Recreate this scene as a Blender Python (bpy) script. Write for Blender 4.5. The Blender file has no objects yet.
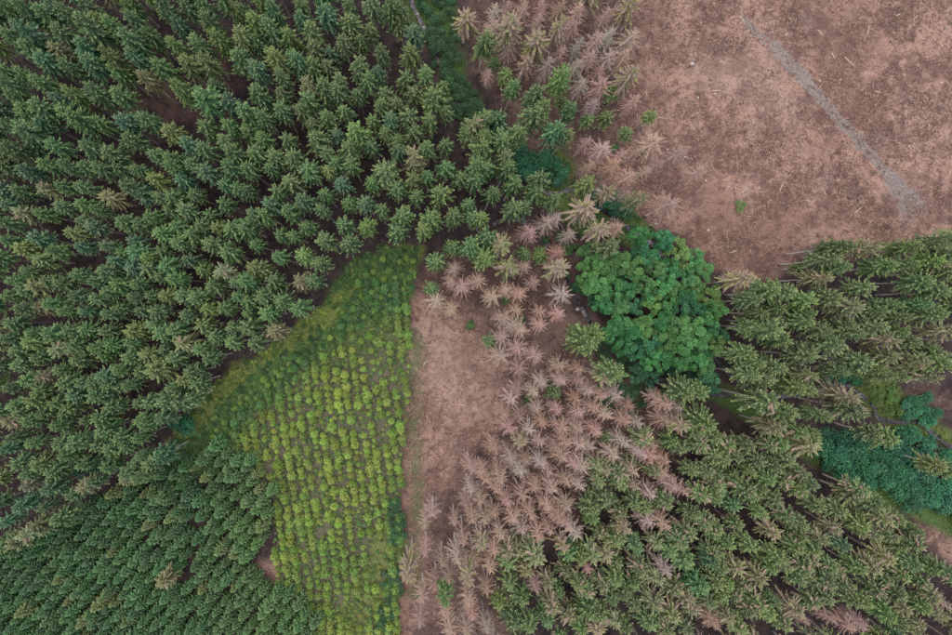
import bpy, math, random
import numpy as np
from mathutils import Vector, Quaternion

random.seed(7)
RNG = np.random.default_rng(11)
scene = bpy.context.scene
COL = scene.collection
TAU = 2*math.pi

# ------------------------------------------------------------------ camera
W_PX, H_PX, F_PX, CAM_H = 952.0, 635.0, 635.0, 120.0
NADIR = (435.0, 308.0)                      # the point straight below the drone, in photo pixels
down_cam = Vector(((NADIR[0]-W_PX/2)/F_PX, -(NADIR[1]-H_PX/2)/F_PX, -1.0)).normalized()
CAM_Q = down_cam.rotation_difference(Vector((0, 0, -1)))
cam_data = bpy.data.cameras.new('camera')
cam_data.sensor_width = 36.0
cam_data.lens = 36.0*F_PX/W_PX
cam_data.clip_end = 20000.0
cam = bpy.data.objects.new('camera', cam_data)
COL.objects.link(cam)
cam.location = (0, 0, CAM_H)
cam.rotation_mode = 'QUATERNION'
cam.rotation_quaternion = CAM_Q
scene.camera = cam
RM = np.array(CAM_Q.to_matrix())
RML = RM.tolist()

# ------------------------------------------------------------------ sky, sun, exposure
SUN_EL, SUN_AZ = math.radians(78), math.radians(305)    # azimuth clockwise from +Y
world = bpy.data.worlds.new('World')
scene.world = world
world.use_nodes = True
wn = world.node_tree
wn.nodes.clear()
sky = wn.nodes.new('ShaderNodeTexSky')
sky.sky_type = 'NISHITA'
sky.sun_disc = False
sky.sun_elevation = SUN_EL
sky.sun_rotation = SUN_AZ
sky.air_density = 1.0
sky.dust_density = 4.0
sky.ozone_density = 1.0
bg = wn.nodes.new('ShaderNodeBackground')
bg.inputs['Strength'].default_value = 0.052
wo = wn.nodes.new('ShaderNodeOutputWorld')
wn.links.new(sky.outputs[0], bg.inputs['Color'])
wn.links.new(bg.outputs[0], wo.inputs['Surface'])
sun_data = bpy.data.lights.new('sun', 'SUN')
sun_data.energy = 1.5
sun_data.angle = math.radians(110)
sun_data.color = (1.0, 0.94, 0.86)
sun = bpy.data.objects.new('sun', sun_data)
COL.objects.link(sun)
sdir = Vector((math.sin(SUN_AZ)*math.cos(SUN_EL), math.cos(SUN_AZ)*math.cos(SUN_EL), math.sin(SUN_EL)))
sun.rotation_mode = 'QUATERNION'
sun.rotation_quaternion = (-sdir).to_track_quat('-Z', 'Y')
sun.location = (0, 0, 150)
vs = scene.view_settings
vs.view_transform = 'Standard'
vs.look = 'None'
vs.gamma = 1.0
vs.use_curve_mapping = False
vs.exposure = 1.74

# ------------------------------------------------------------------ numpy helpers
_LAT = np.random.default_rng(5).random((256, 256))
def vnoise(x, y, s=1.0, seed=0):
    x = np.asarray(x, float)*s + 17.3*seed + 1000; y = np.asarray(y, float)*s + 9.7*seed + 1000
    xi = np.floor(x).astype(int); yi = np.floor(y).astype(int)
    fx = x-xi; fy = y-yi
    fx = fx*fx*(3-2*fx); fy = fy*fy*(3-2*fy)
    a = _LAT[xi % 256, yi % 256]; b = _LAT[(xi+1) % 256, yi % 256]
    c = _LAT[xi % 256, (yi+1) % 256]; d = _LAT[(xi+1) % 256, (yi+1) % 256]
    return (a*(1-fx)+b*fx)*(1-fy) + (c*(1-fx)+d*fx)*fy
def fbm(x, y, s=1.0, seed=0, octv=4):
    r = 0; amp = 0.5; tot = 0
    for i in range(octv):
        r = r + amp*vnoise(x, y, s*2**i, seed+i*3); tot += amp; amp *= 0.5
    return r/tot
def seg_dist(px, py, pts):
    best = np.full(np.shape(px), 1e9)
    for (ax, ay), (bx, by) in zip(pts[:-1], pts[1:]):
        dx, dy = bx-ax, by-ay
        t = np.clip(((px-ax)*dx+(py-ay)*dy)/max(dx*dx+dy*dy, 1e-9), 0, 1)
        best = np.minimum(best, np.hypot(px-ax-t*dx, py-ay-t*dy))
    return best
def inside(px, py, poly):
    ins = np.zeros(np.shape(px), bool)
    n = len(poly)
    for i in range(n):
        x1, y1 = poly[i]; x2, y2 = poly[(i+1) % n]
        if y1 == y2: continue
        cond = ((y1 > py) != (y2 > py)) & (px < (x2-x1)*(py-y1)/(y2-y1)+x1)
        ins ^= cond
    return ins
def sdf(px, py, poly):                       # positive inside
    d = seg_dist(px, py, list(poly)+[poly[0]])
    return np.where(inside(px, py, poly), d, -d)
def inp(px, py, poly):                        # one point, plain Python
    ins = False; x1, y1 = poly[-1]
    for x2, y2 in poly:
        if (y1 > py) != (y2 > py) and px < (x2-x1)*(py-y1)/(y2-y1)+x1: ins = not ins
        x1, y1 = x2, y2
    return ins
def sstep(a, b, v):
    t = np.clip((v-a)/(b-a), 0, 1)
    return t*t*(3-2*t)

# ------------------------------------------------------------------ photo pixel <-> world
def ray(px, py):
    a, b = (px-W_PX/2)/F_PX, -(py-H_PX/2)/F_PX
    return (RML[0][0]*a+RML[0][1]*b-RML[0][2], RML[1][0]*a+RML[1][1]*b-RML[1][2], RML[2][0]*a+RML[2][1]*b-RML[2][2])
def at_z(px, py, z):
    v = ray(px, py); t = (z-CAM_H)/v[2]
    return v[0]*t, v[1]*t
def to_px(x, y, z):                           # vectorised
    P = np.stack([np.asarray(x, float), np.asarray(y, float), np.asarray(z, float)-CAM_H], -1) @ RM
    return W_PX/2 - F_PX*P[..., 0]/P[..., 2], H_PX/2 + F_PX*P[..., 1]/P[..., 2]
# streams, traced on the ground
STREAM_A = [(396, -60), (406, -25), (413, 3), (421, 18), (426, 30), (441, 62), (456, 95), (482, 132), (512, 165), (545, 189), (562, 191),
            (578, 188), (600, 205), (631, 227), (654, 243), (676, 275), (700, 325), (728, 370), (772, 396), (822, 392), (846, 384), (862, 392),
            (880, 408), (885, 420), (908, 424), (926, 424), (942, 438), (965, 455), (1010, 490)]
STREAM_B = [(494, 224), (506, 218), (527, 222), (552, 250), (570, 282), (580, 303), (585, 311), (592, 321),
            (612, 345), (640, 366), (672, 384), (700, 396), (735, 396), (772, 396)]
def w0(pts, z=0.0): return [at_z(x, y, z) for x, y in pts]
def smooth_line(pts, n=8):
    out = []
    P = [np.array(p) for p in pts]
    for i in range(len(P)-1):
        p0 = P[max(i-1, 0)]; p1 = P[i]; p2 = P[i+1]; p3 = P[min(i+2, len(P)-1)]
        for k in range(n):
            t = k/n
            out.append(0.5*((2*p1)+(-p0+p2)*t+(2*p0-5*p1+4*p2-p3)*t*t+(-p0+3*p1-3*p2+p3)*t**3))
    out.append(P[-1])
    return out
SA = [tuple(p) for p in smooth_line(w0(STREAM_A), 4)]
SB = [tuple(p) for p in smooth_line(w0(STREAM_B), 4)]
def ground_z(x, y, fine=True):
    x = np.asarray(x, float); y = np.asarray(y, float)
    d = np.minimum(seg_dist(x, y, SA), seg_dist(x, y, SB))
    z = 2.2*(1-np.exp(-(d/22.0)**2)) - 2.0 + 1.6*(fbm(x, y, 0.02, 2, 2)-0.5)
    z = z - 0.75*np.exp(-(d/1.15)**2)
    if fine:
        far = np.exp(-(np.hypot(x, y)/160)**4)
        z = z + far*(0.38*(fbm(x, y, 0.35, 4, 3)-0.5)*np.clip(d/3, 0.15, 1))
    return z
def axis(lo, hi, step, far):
    a = list(np.arange(lo, hi+1e-6, step)); s = step; x = a[-1]
    while x < far: s *= 1.45; x += s; a.append(x)
    s = step; x = lo
    while x > -far: s *= 1.45; x -= s; a.insert(0, x)
    return np.array(a)
GSTEP, GX0, GY0 = 0.42, -116.0, -84.0
gx = axis(GX0, 130, GSTEP, 4000); gy = axis(GY0, 80, GSTEP, 4000)
OX = int(np.argmin(np.abs(gx-GX0))); OY = int(np.argmin(np.abs(gy-GY0)))
GX, GY = np.meshgrid(gx, gy)
gxf, gyf = GX.ravel(), GY.ravel()
GZ = ground_z(gxf, gyf)
GZ2 = GZ.reshape(len(gy), len(gx)).tolist()
GD2 = np.minimum(seg_dist(gxf, gyf, SA), seg_dist(gxf, gyf, SB)).reshape(len(gy), len(gx)).tolist()
def _look(T, x, y):
    u = (x-GX0)/GSTEP; v = (y-GY0)/GSTEP
    i = min(max(int(u)+OX, 0), len(gx)-2); j = min(max(int(v)+OY, 0), len(gy)-2)
    fu = min(max(u-int(u), 0), 1); fv = min(max(v-int(v), 0), 1)
    return (T[j][i]*(1-fu)+T[j][i+1]*fu)*(1-fv)+(T[j+1][i]*(1-fu)+T[j+1][i+1]*fu)*fv
def gz(x, y): return _look(GZ2, x, y)
def stream_d(x, y): return _look(GD2, x, y)
def on_ground(px, py, dz=0.0):
    x, y = at_z(px, py, 0)
    for _ in range(3):
        x, y = at_z(px, py, gz(x, y)+dz)
    return x, y, gz(x, y)

# ------------------------------------------------------------------ region outlines (photo pixels, ground level)
P_CLEAR = [(645, -60), (1060, -60), (1060, 262), (952, 246), (880, 250), (815, 252), (780, 282), (735, 292), (712, 262), (690, 238), (650, 226),
           (625, 200), (596, 186), (590, 150), (612, 110), (628, 60)]
P_STRIP = [(412, 300), (430, 276), (462, 290), (492, 330), (512, 372), (505, 420), (478, 455), (440, 500), (428, 540), (418, 600), (410, 700),
           (388, 700), (396, 610), (402, 540), (404, 470), (408, 400), (411, 340)]
P_PLANT = [(405, 285), (411, 330), (408, 400), (402, 470), (401, 520), (403, 560), (396, 640), (392, 690), (322, 690), (312, 625), (300, 598), (276, 582),
           (272, 552), (276, 505), (270, 478), (232, 462), (222, 440), (240, 408), (288, 372), (328, 332), (350, 300), (378, 272)]
P_FERN = [(345, 268), (378, 246), (416, 246), (414, 298), (372, 318), (320, 352), (262, 405), (226, 440), (184, 446), (186, 420), (222, 385), (290, 340), (325, 300)]
P_MOSS1 = [(356, 280), (372, 286), (346, 320), (316, 336), (266, 362), (232, 392), (208, 420), (184, 446), (168, 438), (190, 404), (226, 374), (276, 342), (318, 306)]
P_DAMP = [(176, 438), (226, 436), (244, 462), (216, 470), (182, 474), (160, 480), (160, 456)]
P_MOSS2 = [(396, 243), (420, 247), (417, 262), (400, 258)]
P_MOSS3 = [(322, 690), (330, 620), (352, 590), (372, 540), (388, 520), (400, 550), (396, 640), (392, 700)]
P_PATHGREEN = [(694, 396), (716, 398), (752, 420), (790, 448), (826, 468), (872, 498), (930, 522), (1000, 560), (1000, 545), (940, 505), (880, 485), (838, 452), (800, 440),
               (764, 408), (722, 388)]
P_GRASSR = [(846, 384), (880, 372), (905, 388), (912, 412), (930, 418), (955, 440), (955, 456), (930, 440), (890, 424), (866, 408)]
P_STREAMTOP = [(398, -60), (455, -60), (455, 10), (458, 50), (462, 70), (478, 100), (500, 128), (470, 132), (446, 104), (436, 70), (422, 34), (404, 0)]
P_MIDGREEN = [(532, 150), (560, 150), (580, 186), (620, 200), (655, 228), (640, 250), (590, 235), (560, 205), (535, 195)]
P_BARE_R = [(912, 522), (940, 530), (1000, 560), (1000, 590), (950, 566), (925, 548)]
P_BARE_R2 = [(880, 386), (930, 386), (985, 398), (985, 418), (930, 408), (900, 404)]
P_GAP = [(118, 112), (140, 84), (165, 70), (196, 66), (212, 44), (232, 40), (244, 62), (240, 90), (222, 100), (196, 122), (160, 128), (128, 124)]
P_DEADFLOOR = [(470, -60), (650, -60), (650, 120), (640, 215), (560, 190), (500, 100), (470, 60)]
P_DEADFLOOR2 = [(425, 265), (470, 240), (540, 215), (580, 240), (575, 300), (610, 350), (680, 410), (680, 450), (600, 500), (530, 560), (500, 700), (400, 700), (400, 540),
                (440, 480), (500, 420)]
TRACK = [(729, 6), (738, 17), (752, 34), (768, 48), (782, 62), (798, 78), (814, 98), (832, 118), (850, 138), (866, 156), (884, 178), (900, 196), (914, 212), (924, 226)]
TRACK_W = [0.2, 0.35, 0.7, 1.1, 1.4, 1.4, 1.3, 1.2, 1.3, 1.1, 1.3, 2.2, 3.0, 1.4]

# ------------------------------------------------------------------ object helpers
def mesh_np(name, V, F, attrs=None, mat=None, cols=None, smooth=False):
    """V (n,3); F list or array of quads/tris; attrs {name: per-face floats}; cols {name: per-face rgb}"""
    me = bpy.data.meshes.new(name)
    V = np.asarray(V, np.float32)
    if isinstance(F, np.ndarray):
        k = F.shape[1]; nf = len(F)
        me.vertices.add(len(V)); me.vertices.foreach_set('co', V.ravel())
        me.loops.add(nf*k); me.loops.foreach_set('vertex_index', F.astype(np.int32).ravel())
        me.polygons.add(nf); me.polygons.foreach_set('loop_start', np.arange(0, nf*k, k, dtype=np.int32))
        me.update(calc_edges=True)
    else:
        me.from_pydata([tuple(map(float, v)) for v in V], [], [tuple(f) for f in F]); me.update()
    for k_, a in (attrs or {}).items():
        at = me.attributes.new(k_, 'FLOAT', 'FACE'); at.data.foreach_set('value', np.asarray(a, np.float32))
    for k_, a in (cols or {}).items():
        at = me.attributes.new(k_, 'FLOAT_COLOR', 'FACE')
        c = np.ones((len(a), 4), np.float32); c[:, :3] = a
        at.data.foreach_set('color', c.ravel())
    if smooth: me.polygons.foreach_set('use_smooth', np.ones(len(me.polygons), bool))
    if mat: me.materials.append(mat)
    return me
def link(name, data, parent=None, loc=None):
    o = bpy.data.objects.new(name, data); COL.objects.link(o)
    if parent is not None: o.parent = parent
    if loc is not None: o.location = loc
    return o
def tag(o, label=None, cat=None, group=None, kind=None):
    if label: o['label'] = label
    if cat: o['category'] = cat
    if group: o['group'] = group
    if kind: o['kind'] = kind
    return o

# ------------------------------------------------------------------ materials
class NT:
    def __init__(s, name):
        s.m = bpy.data.materials.new(name); s.m.use_nodes = True
        s.t = s.m.node_tree; s.t.nodes.clear()
        s.out = s.n('ShaderNodeOutputMaterial')
    def n(s, typ, **kw):
        nd = s.t.nodes.new(typ)
        for k, v in kw.items(): setattr(nd, k, v)
        return nd
    def l(s, a, b): s.t.links.new(a, b)
    def val(s, sock, v):
        if hasattr(v, 'links') or hasattr(v, 'is_linked'): s.l(v, sock)
        else: sock.default_value = v
    def attr(s, name, out='Fac'):
        a = s.n('ShaderNodeAttribute'); a.attribute_name = name
        return a.outputs[out]
    def math(s, op, a, b=0.0, clamp=False):
        nd = s.n('ShaderNodeMath', operation=op, use_clamp=clamp)
        s.val(nd.inputs[0], a); s.val(nd.inputs[1], b)
        return nd.outputs[0]
    def mix(s, fac, a, b, mode='MIX'):
        nd = s.n('ShaderNodeMix', data_type='RGBA', blend_type=mode)
        s.val(nd.inputs['Factor'], fac)
        for sock, v in ((nd.inputs[6], a), (nd.inputs[7], b)):
            if isinstance(v, tuple): sock.default_value = (*v, 1) if len(v) == 3 else v
            else: s.l(v, sock)
        return nd.outputs[2]
    def noise(s, vec, scale, detail=4, rough=0.55, dist=0.0):
        nd = s.n('ShaderNodeTexNoise')
        nd.inputs['Scale'].default_value = scale; nd.inputs['Detail'].default_value = detail
        nd.inputs['Roughness'].default_value = rough; nd.inputs['Distortion'].default_value = dist
        s.l(vec, nd.inputs['Vector'])
        return nd.outputs['Fac']
    def ramp(s, fac, lo, hi):
        nd = s.n('ShaderNodeMapRange', interpolation_type='SMOOTHSTEP')
        s.l(fac, nd.inputs[0]); nd.inputs[1].default_value = lo; nd.inputs[2].default_value = hi
        return nd.outputs[0]
    def bsdf(s, color, rough=0.8, spec=0.2, normal=None, trans=0.0):
        p = s.n('ShaderNodeBsdfPrincipled')
        s.val(p.inputs['Base Color'], color); s.val(p.inputs['Roughness'], rough)
        p.inputs['Specular IOR Level'].default_value = spec
        if normal is not None: s.l(normal, p.inputs['Normal'])
        if trans > 0:
            tr = s.n('ShaderNodeBsdfTranslucent'); s.val(tr.inputs['Color'], color)
            mx = s.n('ShaderNodeMixShader'); mx.inputs[0].default_value = trans
            s.l(p.outputs[0], mx.inputs[1]); s.l(tr.outputs[0], mx.inputs[2])
            s.l(mx.outputs[0], s.out.inputs['Surface'])
        else:
            s.l(p.outputs[0], s.out.inputs['Surface'])
        return p
    def bump(s, h, strength=0.5, dist=0.1):
        b = s.n('ShaderNodeBump'); b.inputs['Strength'].default_value = strength; b.inputs['Distance'].default_value = dist
        s.l(h, b.inputs['Height'])
        return b.outputs['Normal']
    def scale_col(s, col, f):
        nd = s.n('ShaderNodeVectorMath', operation='SCALE')
        s.l(col, nd.inputs[0]); s.val(nd.inputs['Scale'], f)
        return nd.outputs[0]

BROWN = (0.30, 0.175, 0.13)
def foliage_mat(name, source, vary=1.05, tip=(0.35, 0.40, 0.165), tipmix=0.68, spec=0.25, trans=0.03, brown=True):
    """colour of one tree (object colour, or the tint stored per piece), varied twig by twig; the object colour's
    alpha is the share of branches that have gone brown"""
    t = NT(name)
    if source == 'object':
        oi = t.n('ShaderNodeObjectInfo'); base = oi.outputs['Color']; alpha = oi.outputs['Alpha']
    else:
        base = t.attr('tint', 'Color'); alpha = None
        if source == 'instancer': t.t.nodes[-1].attribute_type = 'INSTANCER'
    tw = t.attr('tw'); br = t.attr('br')
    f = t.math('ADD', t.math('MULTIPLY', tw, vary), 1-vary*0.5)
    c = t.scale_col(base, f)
    young = t.ramp(tw, 0.66, 0.98)  # new growth tone; also carries brightness painted on crown tops and branch ends
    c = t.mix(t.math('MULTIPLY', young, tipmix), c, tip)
    if brown and alpha is not None:
        isb = t.math('LESS_THAN', br, alpha)
        bc = t.scale_col(t.mix(tw, (0.15, 0.115, 0.088), (0.27, 0.205, 0.16)), 1.0)
        c = t.mix(isb, c, bc)
    t.bsdf(c, 0.75, spec, trans=trans)
    return t.m
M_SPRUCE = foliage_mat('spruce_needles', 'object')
M_YOUNG = foliage_mat('young_needles', 'object', vary=0.9, tip=(0.18, 0.28, 0.13), tipmix=0.55)
M_YOUNG_S = foliage_mat('young_needles_mass', 'attr', vary=0.9, tip=(0.18, 0.28, 0.13), tipmix=0.55)
M_SAP = foliage_mat('sapling_leaves', 'object', vary=0.7, tip=(0.28, 0.34, 0.08), tipmix=0.45, trans=0.2)
M_SAP_S = foliage_mat('sapling_leaves_mass', 'attr', vary=0.7, tip=(0.28, 0.34, 0.08), tipmix=0.45, trans=0.2)
M_LEAF = foliage_mat('broad_leaves', 'object', vary=1.0, tip=(0.15, 0.32, 0.11), tipmix=0.5, spec=0.3, trans=0.15)
M_FERN = foliage_mat('fern_leaves', 'attr', vary=0.8, tip=(0.10, 0.18, 0.05), tipmix=0.3, trans=0.2)
M_DEAD = foliage_mat('dead_twigs', 'object', vary=0.7, tip=(0.42, 0.315, 0.262), tipmix=0.4, spec=0.1, trans=0.05, brown=False)
M_STICK = foliage_mat('sticks', 'attr', vary=0.4, tip=(0.4, 0.33, 0.27), tipmix=0.0, spec=0.1, trans=0.0)

def bark_mat(name, c1, c2):
    t = NT(name)
    tc = t.n('ShaderNodeTexCoord')
    mp = t.n('ShaderNodeMapping'); mp.inputs['Scale'].default_value = (6, 6, 1.2)
    t.l(tc.outputs['Object'], mp.inputs['Vector'])
    nz = t.noise(mp.outputs[0], 1.5, 5)
    t.bsdf(t.mix(t.ramp(nz, 0.3, 0.7), c1, c2), 0.85, 0.15, t.bump(nz, 0.6, 0.03))
    return t.m
M_BARK = bark_mat('spruce_bark', (0.30, 0.26, 0.245), (0.50, 0.45, 0.42))
M_BARK_DEAD = bark_mat('dead_bark', (0.42, 0.37, 0.35), (0.66, 0.60, 0.57))
M_BARK_BROAD = bark_mat('broadleaf_bark', (0.10, 0.085, 0.07), (0.20, 0.175, 0.15))

def ground_mat():
    t = NT('ground_cover')
    g = t.n('ShaderNodeNewGeometry'); pos = g.outputs['Position']
    n_big = t.noise(pos, 0.12, 5, 0.6, 0.1)
    n_mid = t.noise(pos, 0.55, 6, 0.68, 0.15)
    n_fine = t.noise(pos, 3.2, 6, 0.7, 0.3)
    mp = t.n('ShaderNodeMapping'); mp.inputs['Rotation'].default_value = (0, 0, 0.6); mp.inputs['Scale'].default_value = (1.0, 3.0, 1)
    t.l(pos, mp.inputs['Vector'])
    n_str = t.noise(mp.outputs[0], 1.3, 6, 0.72, 0.25)
    # needle litter under the trees
    litter = t.mix(t.ramp(n_mid, 0.35, 0.7), (0.028, 0.022, 0.024), (0.064, 0.046, 0.045))
    # felled ground: reddish brown slash, paler dry patches, dark brushy patches
    c = t.mix(t.ramp(n_big, 0.42, 0.58), (0.116, 0.069, 0.060), (0.252, 0.158, 0.131))
    c = t.mix(t.math('MULTIPLY', t.ramp(n_mid, 0.50, 0.66), 0.7), c, (0.315, 0.207, 0.167))
    c = t.mix(t.math('MULTIPLY', t.ramp(n_mid, 0.49, 0.37), 0.88), c, (0.078, 0.047, 0.042))
    c = t.mix(t.math('MULTIPLY', t.ramp(n_str, 0.54, 0.68), 0.6), c, (0.33, 0.218, 0.172))
    c = t.mix(t.math('MULTIPLY', t.ramp(n_str, 0.46, 0.36), 0.6), c, (0.088, 0.055, 0.050))
    c = t.mix(t.math('MULTIPLY', t.ramp(n_fine, 0.54, 0.68), 0.6), c, (0.36, 0.252, 0.202))
    c = t.mix(t.math('MULTIPLY', t.ramp(n_fine, 0.45, 0.33), 0.65), c, (0.09, 0.055, 0.05))
    n_grey = t.noise(pos, 0.19, 3, 0.5)
    c = t.mix(t.math('MULTIPLY', t.ramp(n_grey, 0.56, 0.72), 0.35), c, (0.19, 0.152, 0.143))
    n_huge = t.noise(pos, 0.035, 3, 0.5)
    c = t.mix(t.math('MULTIPLY', t.ramp(n_huge, 0.52, 0.38), 0.5), c, (0.115, 0.066, 0.056))
    c = t.mix(t.math('MULTIPLY', t.ramp(n_huge, 0.52, 0.68), 0.4), c, (0.30, 0.215, 0.185))
    out = t.mix(t.attr('clear'), litter, c)
    # soil of the plantation
    soil = t.mix(t.ramp(n_fine, 0.3, 0.7), (0.062, 0.048, 0.045), (0.155, 0.118, 0.108))
    out = t.mix(t.attr('soil'), out, soil)
    # grass, moss
    gr = t.mix(t.ramp(n_fine, 0.3, 0.7), (0.035, 0.065, 0.02), (0.085, 0.135, 0.045))
    gfac = t.math('MULTIPLY', t.attr('grass'), t.ramp(n_mid, 0.2, 0.42))
    out = t.mix(gfac, out, gr)
    mo = t.mix(t.ramp(n_fine, 0.3, 0.75), (0.075, 0.10, 0.026), (0.17, 0.195, 0.06))
    out = t.mix(t.math('MULTIPLY', t.attr('moss'), t.ramp(n_mid, 0.28, 0.52)), out, mo)
    # gravelly grey wheel track
    tr = t.mix(t.ramp(n_fine, 0.35, 0.65), (0.115, 0.098, 0.095), (0.225, 0.195, 0.188))
    tr = t.mix(t.math('MULTIPLY', t.ramp(n_str, 0.55, 0.75), 0.5), tr, (0.34, 0.30, 0.275))
    tf = t.ramp(t.math('ADD', t.attr('track'), t.math('ADD', t.math('MULTIPLY', t.math('SUBTRACT', n_fine, 0.5), 1.0), t.math('MULTIPLY', t.math('SUBTRACT', n_mid, 0.5), 1.6))), 0.25, 0.85)
    out = t.mix(tf, out, tr)
    h = t.math('ADD', t.math('MULTIPLY', n_fine, 0.6), t.math('ADD', n_str, n_mid))
    t.bsdf(out, 0.95, 0.1, t.bump(h, 0.9, 0.35))
    return t.m
M_GROUND = ground_mat()
def water_mat():
    t = NT('stream_water')
    g = t.n('ShaderNodeNewGeometry'); pos = g.outputs['Position']
    n = t.noise(pos, 1.6, 5, 0.7, 0.8); n2 = t.noise(pos, 6, 4, 0.6)
    c = t.mix(t.ramp(n, 0.42, 0.62), (0.018, 0.017, 0.022), (0.05, 0.047, 0.06))
    foam = t.ramp(t.math('ADD', n, t.math('MULTIPLY', n2, 0.5)), 0.78, 0.98)
    c = t.mix(t.math('MULTIPLY', foam, t.attr('foam')), c, (0.45, 0.44, 0.47))
    t.bsdf(c, 0.08, 0.22, t.bump(n2, 0.35, 0.06))
    return t.m
M_WATER = water_mat()
def rock_mat():
    t = NT('pale_rock')
    tc = t.n('ShaderNodeTexCoord'); n = t.noise(tc.outputs['Object'], 3, 5)
    t.bsdf(t.mix(n, (0.2, 0.18, 0.175), (0.40, 0.37, 0.36)), 0.8, 0.2, t.bump(n, 0.5, 0.05))
    return t.m
M_ROCK = rock_mat()

# ------------------------------------------------------------------ ground
def masks(x, y, z):
    px, py = to_px(x, y, np.clip(z, -5, 5))
    wx = (fbm(x, y, 0.22, 21, 4)-0.5); wy = (fbm(x, y, 0.22, 37, 4)-0.5)
    qx = px + 26*wx; qy = py + 26*wy
    s = {}
    cl = sstep(-9, 9, sdf(qx, qy, P_CLEAR))
    for p, k in ((P_STRIP, 0.92), (P_DEADFLOOR, 0.42), (P_DEADFLOOR2, 0.45), (P_BARE_R, 0.9), (P_BARE_R2, 0.3), (P_GAP, 0.22), ([(256, 570), (274, 564), (296, 576), (290, 588), (262, 588)], 0.9)):
        cl = np.maximum(cl, k*sstep(-10, 10, sdf(qx, qy, p)))
    s['clear'] = cl
    s['soil'] = sstep(-5, 6, sdf(qx, qy, P_PLANT))
    upper = sstep(372, 322, py+0.35*(px-400))*s['soil']*0.85
    gr = np.maximum(np.maximum(sstep(-8, 6, sdf(qx, qy, P_FERN)), upper), 0.35*s['soil'])
    for p, k in ((P_PATHGREEN, 1.0), (P_GRASSR, 1.0), (P_STREAMTOP, 1.0), (P_MIDGREEN, 0.9), (P_DAMP, 1.0)):
        gr = np.maximum(gr, k*(sstep(-8, 2, sdf(px+6*wx, py+6*wy, p)) if p is P_PATHGREEN else sstep(-7, 7, sdf(qx, qy, p))))
    # thin weeds on the strip beside the plantation
    strip_edge = np.exp(-((px-416)/9)**2)*(py > 330)*(py < 600)*fbm(x, y, 0.5, 51, 3)
    gr = np.maximum(gr, np.clip(strip_edge*1.1-0.1, 0, 0.6))
    s['grass'] = gr
    mo = sstep(-4, 5, sdf(qx, qy, P_MOSS1))
    for p, k in ((P_MOSS2, 1.0), (P_MOSS3, 0.75), (P_GRASSR, 0.6), (P_MIDGREEN, 0.3)):
        mo = np.maximum(mo, k*sstep(-6, 6, sdf(qx, qy, p)))
    s['moss'] = mo
    s['track'] = np.zeros_like(px)
    return s, px, py
nx, ny = len(gx), len(gy)
idx = np.arange(nx*ny).reshape(ny, nx)
GF = np.stack([idx[:-1, :-1].ravel(), idx[:-1, 1:].ravel(), idx[1:, 1:].ravel(), idx[1:, :-1].ravel()], -1)
gme = mesh_np('ground', np.stack([gxf, gyf, GZ], -1), GF, mat=M_GROUND, smooth=True)
gm, _, _ = masks(gxf, gyf, GZ)
for k, a in gm.items():
    at = gme.attributes.new(k, 'FLOAT', 'POINT'); at.data.foreach_set('value', a.astype(np.float32))
tag(link('ground', gme), kind='structure', label='forest floor with brown litter, felled slash and green patches')

def ribbon(name, pts_px, widths, mat, attr_fn, lift, nacross=7, n=6, ragged=0.45, flat=None):
    line = smooth_line(w0(pts_px, -1.0), n)
    wid = np.interp(np.linspace(0, 1, len(line)), np.linspace(0, 1, len(widths)), widths)
    V, A = [], []
    for i, p in enumerate(line):
        a = line[max(i-1, 0)]; b = line[min(i+1, len(line)-1)]
        d = (b-a)/np.linalg.norm(b-a); sd = np.array((-d[1], d[0]))
        for k in range(nacross):
            u = -1+2*k/(nacross-1)
            w = wid[i]*(1+ragged*(fbm(i*0.9, k*0.01+name.__len__(), 0.7, 3 if u > 0 else 9, 2)-0.5)*2)
            q = p+sd*u*w
            V.append((q[0], q[1])); A.append((i/len(line), u))
    V = np.array(V); A = np.array(A)
    if flat is None: z = ground_z(V[:, 0], V[:, 1])+lift
    else:
        c = np.array(line); zc = ground_z(c[:, 0], c[:, 1], True)
        zc = np.convolve(np.pad(zc, 4, mode='edge'), np.ones(9)/9, 'valid')
        z = np.repeat(zc, nacross)+lift
    m = len(line)
    idx = np.arange(m*nacross).reshape(m, nacross)
    F = np.stack([idx[:-1, :-1].ravel(), idx[1:, :-1].ravel(), idx[1:, 1:].ravel(), idx[:-1, 1:].ravel()], -1)
    F = F[:, ::-1]
    me = mesh_np(name, np.column_stack([V, z]), F, mat=mat, smooth=True)
    for k, a in attr_fn(V[:, 0], V[:, 1], z, A).items():
        at = me.attributes.new(k, 'FLOAT', 'POINT'); at.data.foreach_set('value', np.asarray(a, np.float32))
    if me.polygons[0].normal.z < 0: me.flip_normals()
    return link(name, me)
def track_attr(x, y, z, A):
    s, _, _ = masks(x, y, z)
    s['track'] = (0.78*np.clip(1.25*(1-np.abs(A[:, 1])**1.5), 0, 1)+0.45*np.exp(-((np.abs(A[:, 1]+0.1)-0.42)/0.2)**2))*np.clip(A[:, 0]*9, 0, 1)*np.clip((1-A[:, 0])*7, 0, 1)*(0.55+0.8*fbm(x, y, 0.4, 8, 3)-0.12)
    return s
tag(ribbon('dirt_track', TRACK, [w*1.35 for w in TRACK_W], M_GROUND, track_attr, 0.03, nacross=15, n=8),
    kind='structure', label='grey gravelly vehicle track across the felled ground')
def foam_attr(f):
    def fn(x, y, z, A):
        px, py = to_px(x, y, z)
        k = np.full(len(px), 0.05)
        for cx, cy, r in ((419, 12, 20), (516, 220, 14), (585, 311, 14), (646, 238, 12)):
            k = np.maximum(k, np.exp(-((px-cx)**2+(py-cy)**2)/(r*r)))
        return {'foam': k}
    return fn
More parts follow.
